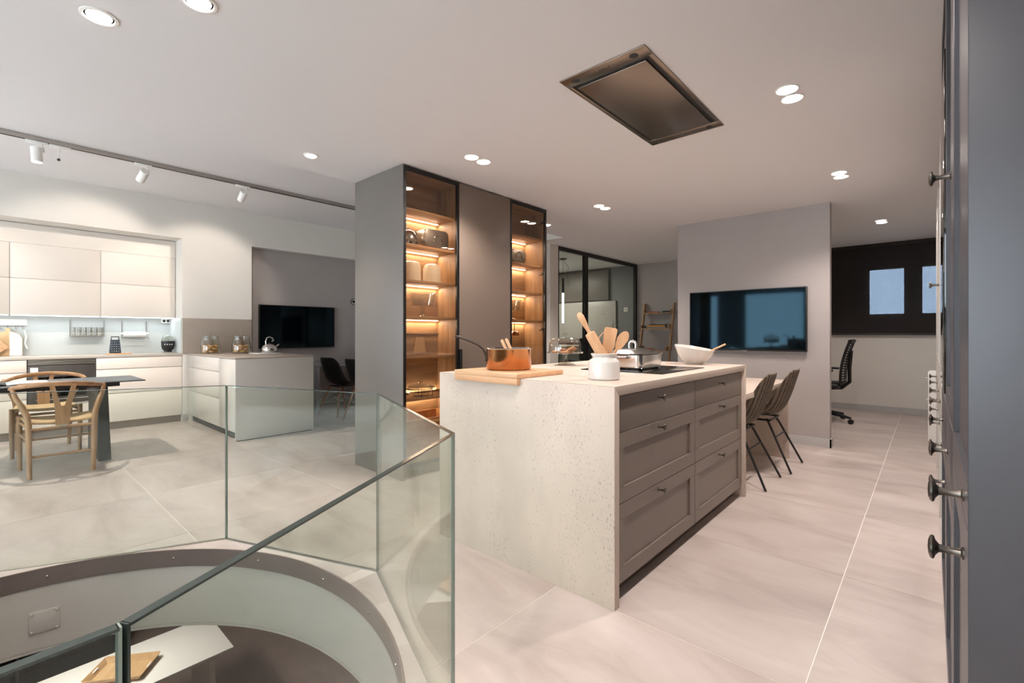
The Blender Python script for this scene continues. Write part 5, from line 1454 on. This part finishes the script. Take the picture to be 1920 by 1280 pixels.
dc = thing('desk_chair', 'black desk chair inside the glazed office', 'chair', (-4.60, 7.0, 0), R(70))
B().box(-0.22, 0.22, -0.2, 0.22, 0.62, 0.68).build('seat', 'black_plastic', dc, bevel=0.025)
B().box(-0.21, 0.21, -0.25, -0.20, 0.68, 1.06).build('backrest', 'black_plastic', dc, bevel=0.02)
B().tube([(0, 0, 0.03), (0, 0, 0.62)], 0.03, 10).build('column', 'black_plastic', dc)
B().lathe([(0.0, 0.0), (0.26, 0.0), (0.26, 0.015), (0.03, 0.035), (0.0, 0.035)], 24).build('base', 'black_plastic', dc)
sw = thing('wall_switch', 'small white light switch seen through the glass partition', 'switch', (-4.35, 8.1, 1.6), world=True)
B().box(-4.39, -4.31, 8.15, 8.1595, 1.56, 1.64).build('plate', 'satin_white', sw, bevel=0.002)
B().lathe([(0.0, 0.0), (0.02, 0.0), (0.02, -0.004), (0.0, -0.004)], 16, (-4.35, 8.15, 1.60), 'y').build('button', 'pale_lacquer', sw)

# ladder shelf
ls = thing('ladder_shelf', 'leaning oak ladder shelf with books against the grey back wall', 'shelf', (-3.66, 7.9, 0), world=True)
def lp(z): return 8.135 - (1.69 - z) * 0.24
LXA, LXB = -3.945, -3.385
for x in (LXA, LXB):
    B().hexa([(x - 0.014, lp(0) - 0.035, 0), (x + 0.014, lp(0) - 0.035, 0), (x + 0.014, lp(0) + 0.02, 0), (x - 0.014, lp(0) + 0.02, 0)], [(x - 0.014, lp(1.69) - 0.035, 1.69), (x + 0.014, lp(1.69) - 0.035, 1.69), (x + 0.014, lp(1.69) + 0.02, 1.69), (x - 0.014, lp(1.69) + 0.02, 1.69)]).build('upright', 'ladder_oak', ls)
for z, dep in ((1.515, 0.12), (1.235, 0.18), (0.855, 0.25), (0.45, 0.33)):
    B().box(LXA + 0.014, LXB - 0.014, lp(z) - dep * 0.55, min(lp(z) + dep * 0.45, 8.155), z - 0.018, z).build('shelf_board', 'ladder_oak', ls)
    for x in (LXA, LXB):
        B().box(x - 0.015 + (0.029 if x == LXA else -0.017), x + 0.017 + (0.014 if x == LXA else -0.032), lp(z) - dep * 0.55, min(lp(z) + dep * 0.45, 8.155), z, z + 0.055).build('shelf_side', 'ladder_oak', ls)
def book(lab, m, x0, x1, z, th, y0, d=0.12):
    t = thing('book', lab, 'book', ((x0 + x1) / 2, y0, z), group='books on the ladder shelf', world=True)
    B().box(x0 + 0.003, x1 - 0.003, y0 + 0.003, y0 + d, z + 0.002, z + th - 0.002).build('pages', 'paper', t)
    B().box(x0, x1, y0, y0 + d, z + 0.0005, z + 0.003).box(x0, x1, y0, y0 + d, z + th - 0.003, z + th).box(x0, x1, y0, y0 + 0.003, z + 0.003, z + th - 0.003).build('cover', m, t)
yb = lp(1.515) - 0.06
book('rust coloured book lying on the top shelf of the ladder', 'book_rust', -3.82, -3.64, 1.516, 0.022, yb, 0.10)
book('dark book lying at the right of the top ladder shelf', 'book_dark', -3.57, -3.43, 1.516, 0.030, yb, 0.10)
yb = lp(1.235) - 0.09
book('grey book at the bottom of the pile on the second ladder shelf', 'book_grey', -3.80, -3.46, 1.236, 0.022, yb)
book('orange book in the middle of the pile on the second ladder shelf', 'book_orange', -3.81, -3.48, 1.2585, 0.028, yb)
book('dark book on top of the pile on the second ladder shelf', 'book_dark', -3.77, -3.44, 1.287, 0.015, yb)
book('dark book lying at the left of the second ladder shelf', 'book_dark', -3.92, -3.83, 1.236, 0.03, yb)
yb = lp(0.855) - 0.12
book('grey book leaning at the right of the third ladder shelf', 'book_grey', -3.52, -3.44, 0.856, 0.09, yb)
book('pale flat book on the third ladder shelf', 'book_rust', -3.80, -3.66, 0.856, 0.02, yb)

# ================================================================= STOREY BELOW
lt = thing('lower_table', 'long white table on the storey below, seen through the stair opening', 'table', (-5.6, 0.6, -2.75), world=True)
B().box(-5.98, -5.20, -1.2, 1.64, -2.03, -2.0).build('tabletop', 'satin_white', lt, bevel=0.002)
for y in (-1.1, 1.45):
    B().box(-5.9, -5.28, y, y + 0.05, -2.75, -2.03).build('leg_panel', 'satin_white', lt)
tyy = thing('wooden_tray', 'pale plywood tray with hand slots on the white table below', 'tray', (-5.58, 0.83, -1.9995), R(-38))
B().box(-0.13, 0.13, -0.20, 0.20, 0.0, 0.008).build('tray_base', 'tray_ply', tyy)
def wall_piece(a, c, out):
    q = Vector((c[0] - a[0], c[1] - a[1], 0)).normalized(); n_ = Vector((q.y, -q.x, 0)) * out
    A_, C_ = Vector((a[0], a[1], 0)), Vector((c[0], c[1], 0))
    t_ = n_ * 0.008; o_ = n_ * 0.03
    ext = q * 0.028
    return B().hexa([tuple(A_), tuple(C_), tuple(C_ + t_), tuple(A_ + t_)], [tuple(A_ + o_ - ext + Vector((0, 0, 0.055))), tuple(C_ + o_ + ext + Vector((0, 0, 0.055))), tuple(C_ + o_ + t_ + ext + Vector((0, 0, 0.055))), tuple(A_ + o_ + t_ - ext + Vector((0, 0, 0.055)))])
cor = [(-0.13, -0.20), (0.13, -0.20), (0.13, 0.20), (-0.13, 0.20)]
for k in range(4):
    w_ = wall_piece(cor[k], cor[(k + 1) % 4], 1).build('tray_side', 'tray_ply', tyy)
for s_ in (-1, 1):
    B().box(-0.035, 0.035, s_ * 0.222 - 0.010, s_ * 0.222 + 0.010, 0.034, 0.046).build('hand_slot', 'paper', tyy, bevel=0.004)
sh = thing('lower_cupboard', 'black shelving on the storey below at the left', 'shelving', (-7.3, 0.5, -2.75), world=True)
B().box(-7.7, -7.6, -2.5, 1.10, -2.75, -0.45).build('back_panel', 'black_frame', sh)
for k in range(9):
    B().box(-7.6, -7.3, -2.5, 1.10, -2.70 + k * 0.25, -2.685 + k * 0.25).build('shelf', 'black_frame', sh)
for y in (-1.6, -0.7, 0.2, 1.08):
    B().box(-7.6, -7.28, y, y + 0.02, -2.75, -0.45).build('upright', 'dark_grey', sh)
rd = tag(B().lathe([(0.0, 0.42), (0.46, 0.42), (0.50, 0.40), (0.52, 0.30), (0.50, 0.04), (0.46, 0.0), (0.0, 0.0)][::-1], 40).build('lower_pouf', 'clay_panel', origin=(0, 0, 0)), 'round beige pouf on the storey below at the lower left corner', 'pouf')
rd.location = (-4.62, -0.28, -2.75)
print('objects', len(bpy.data.objects))
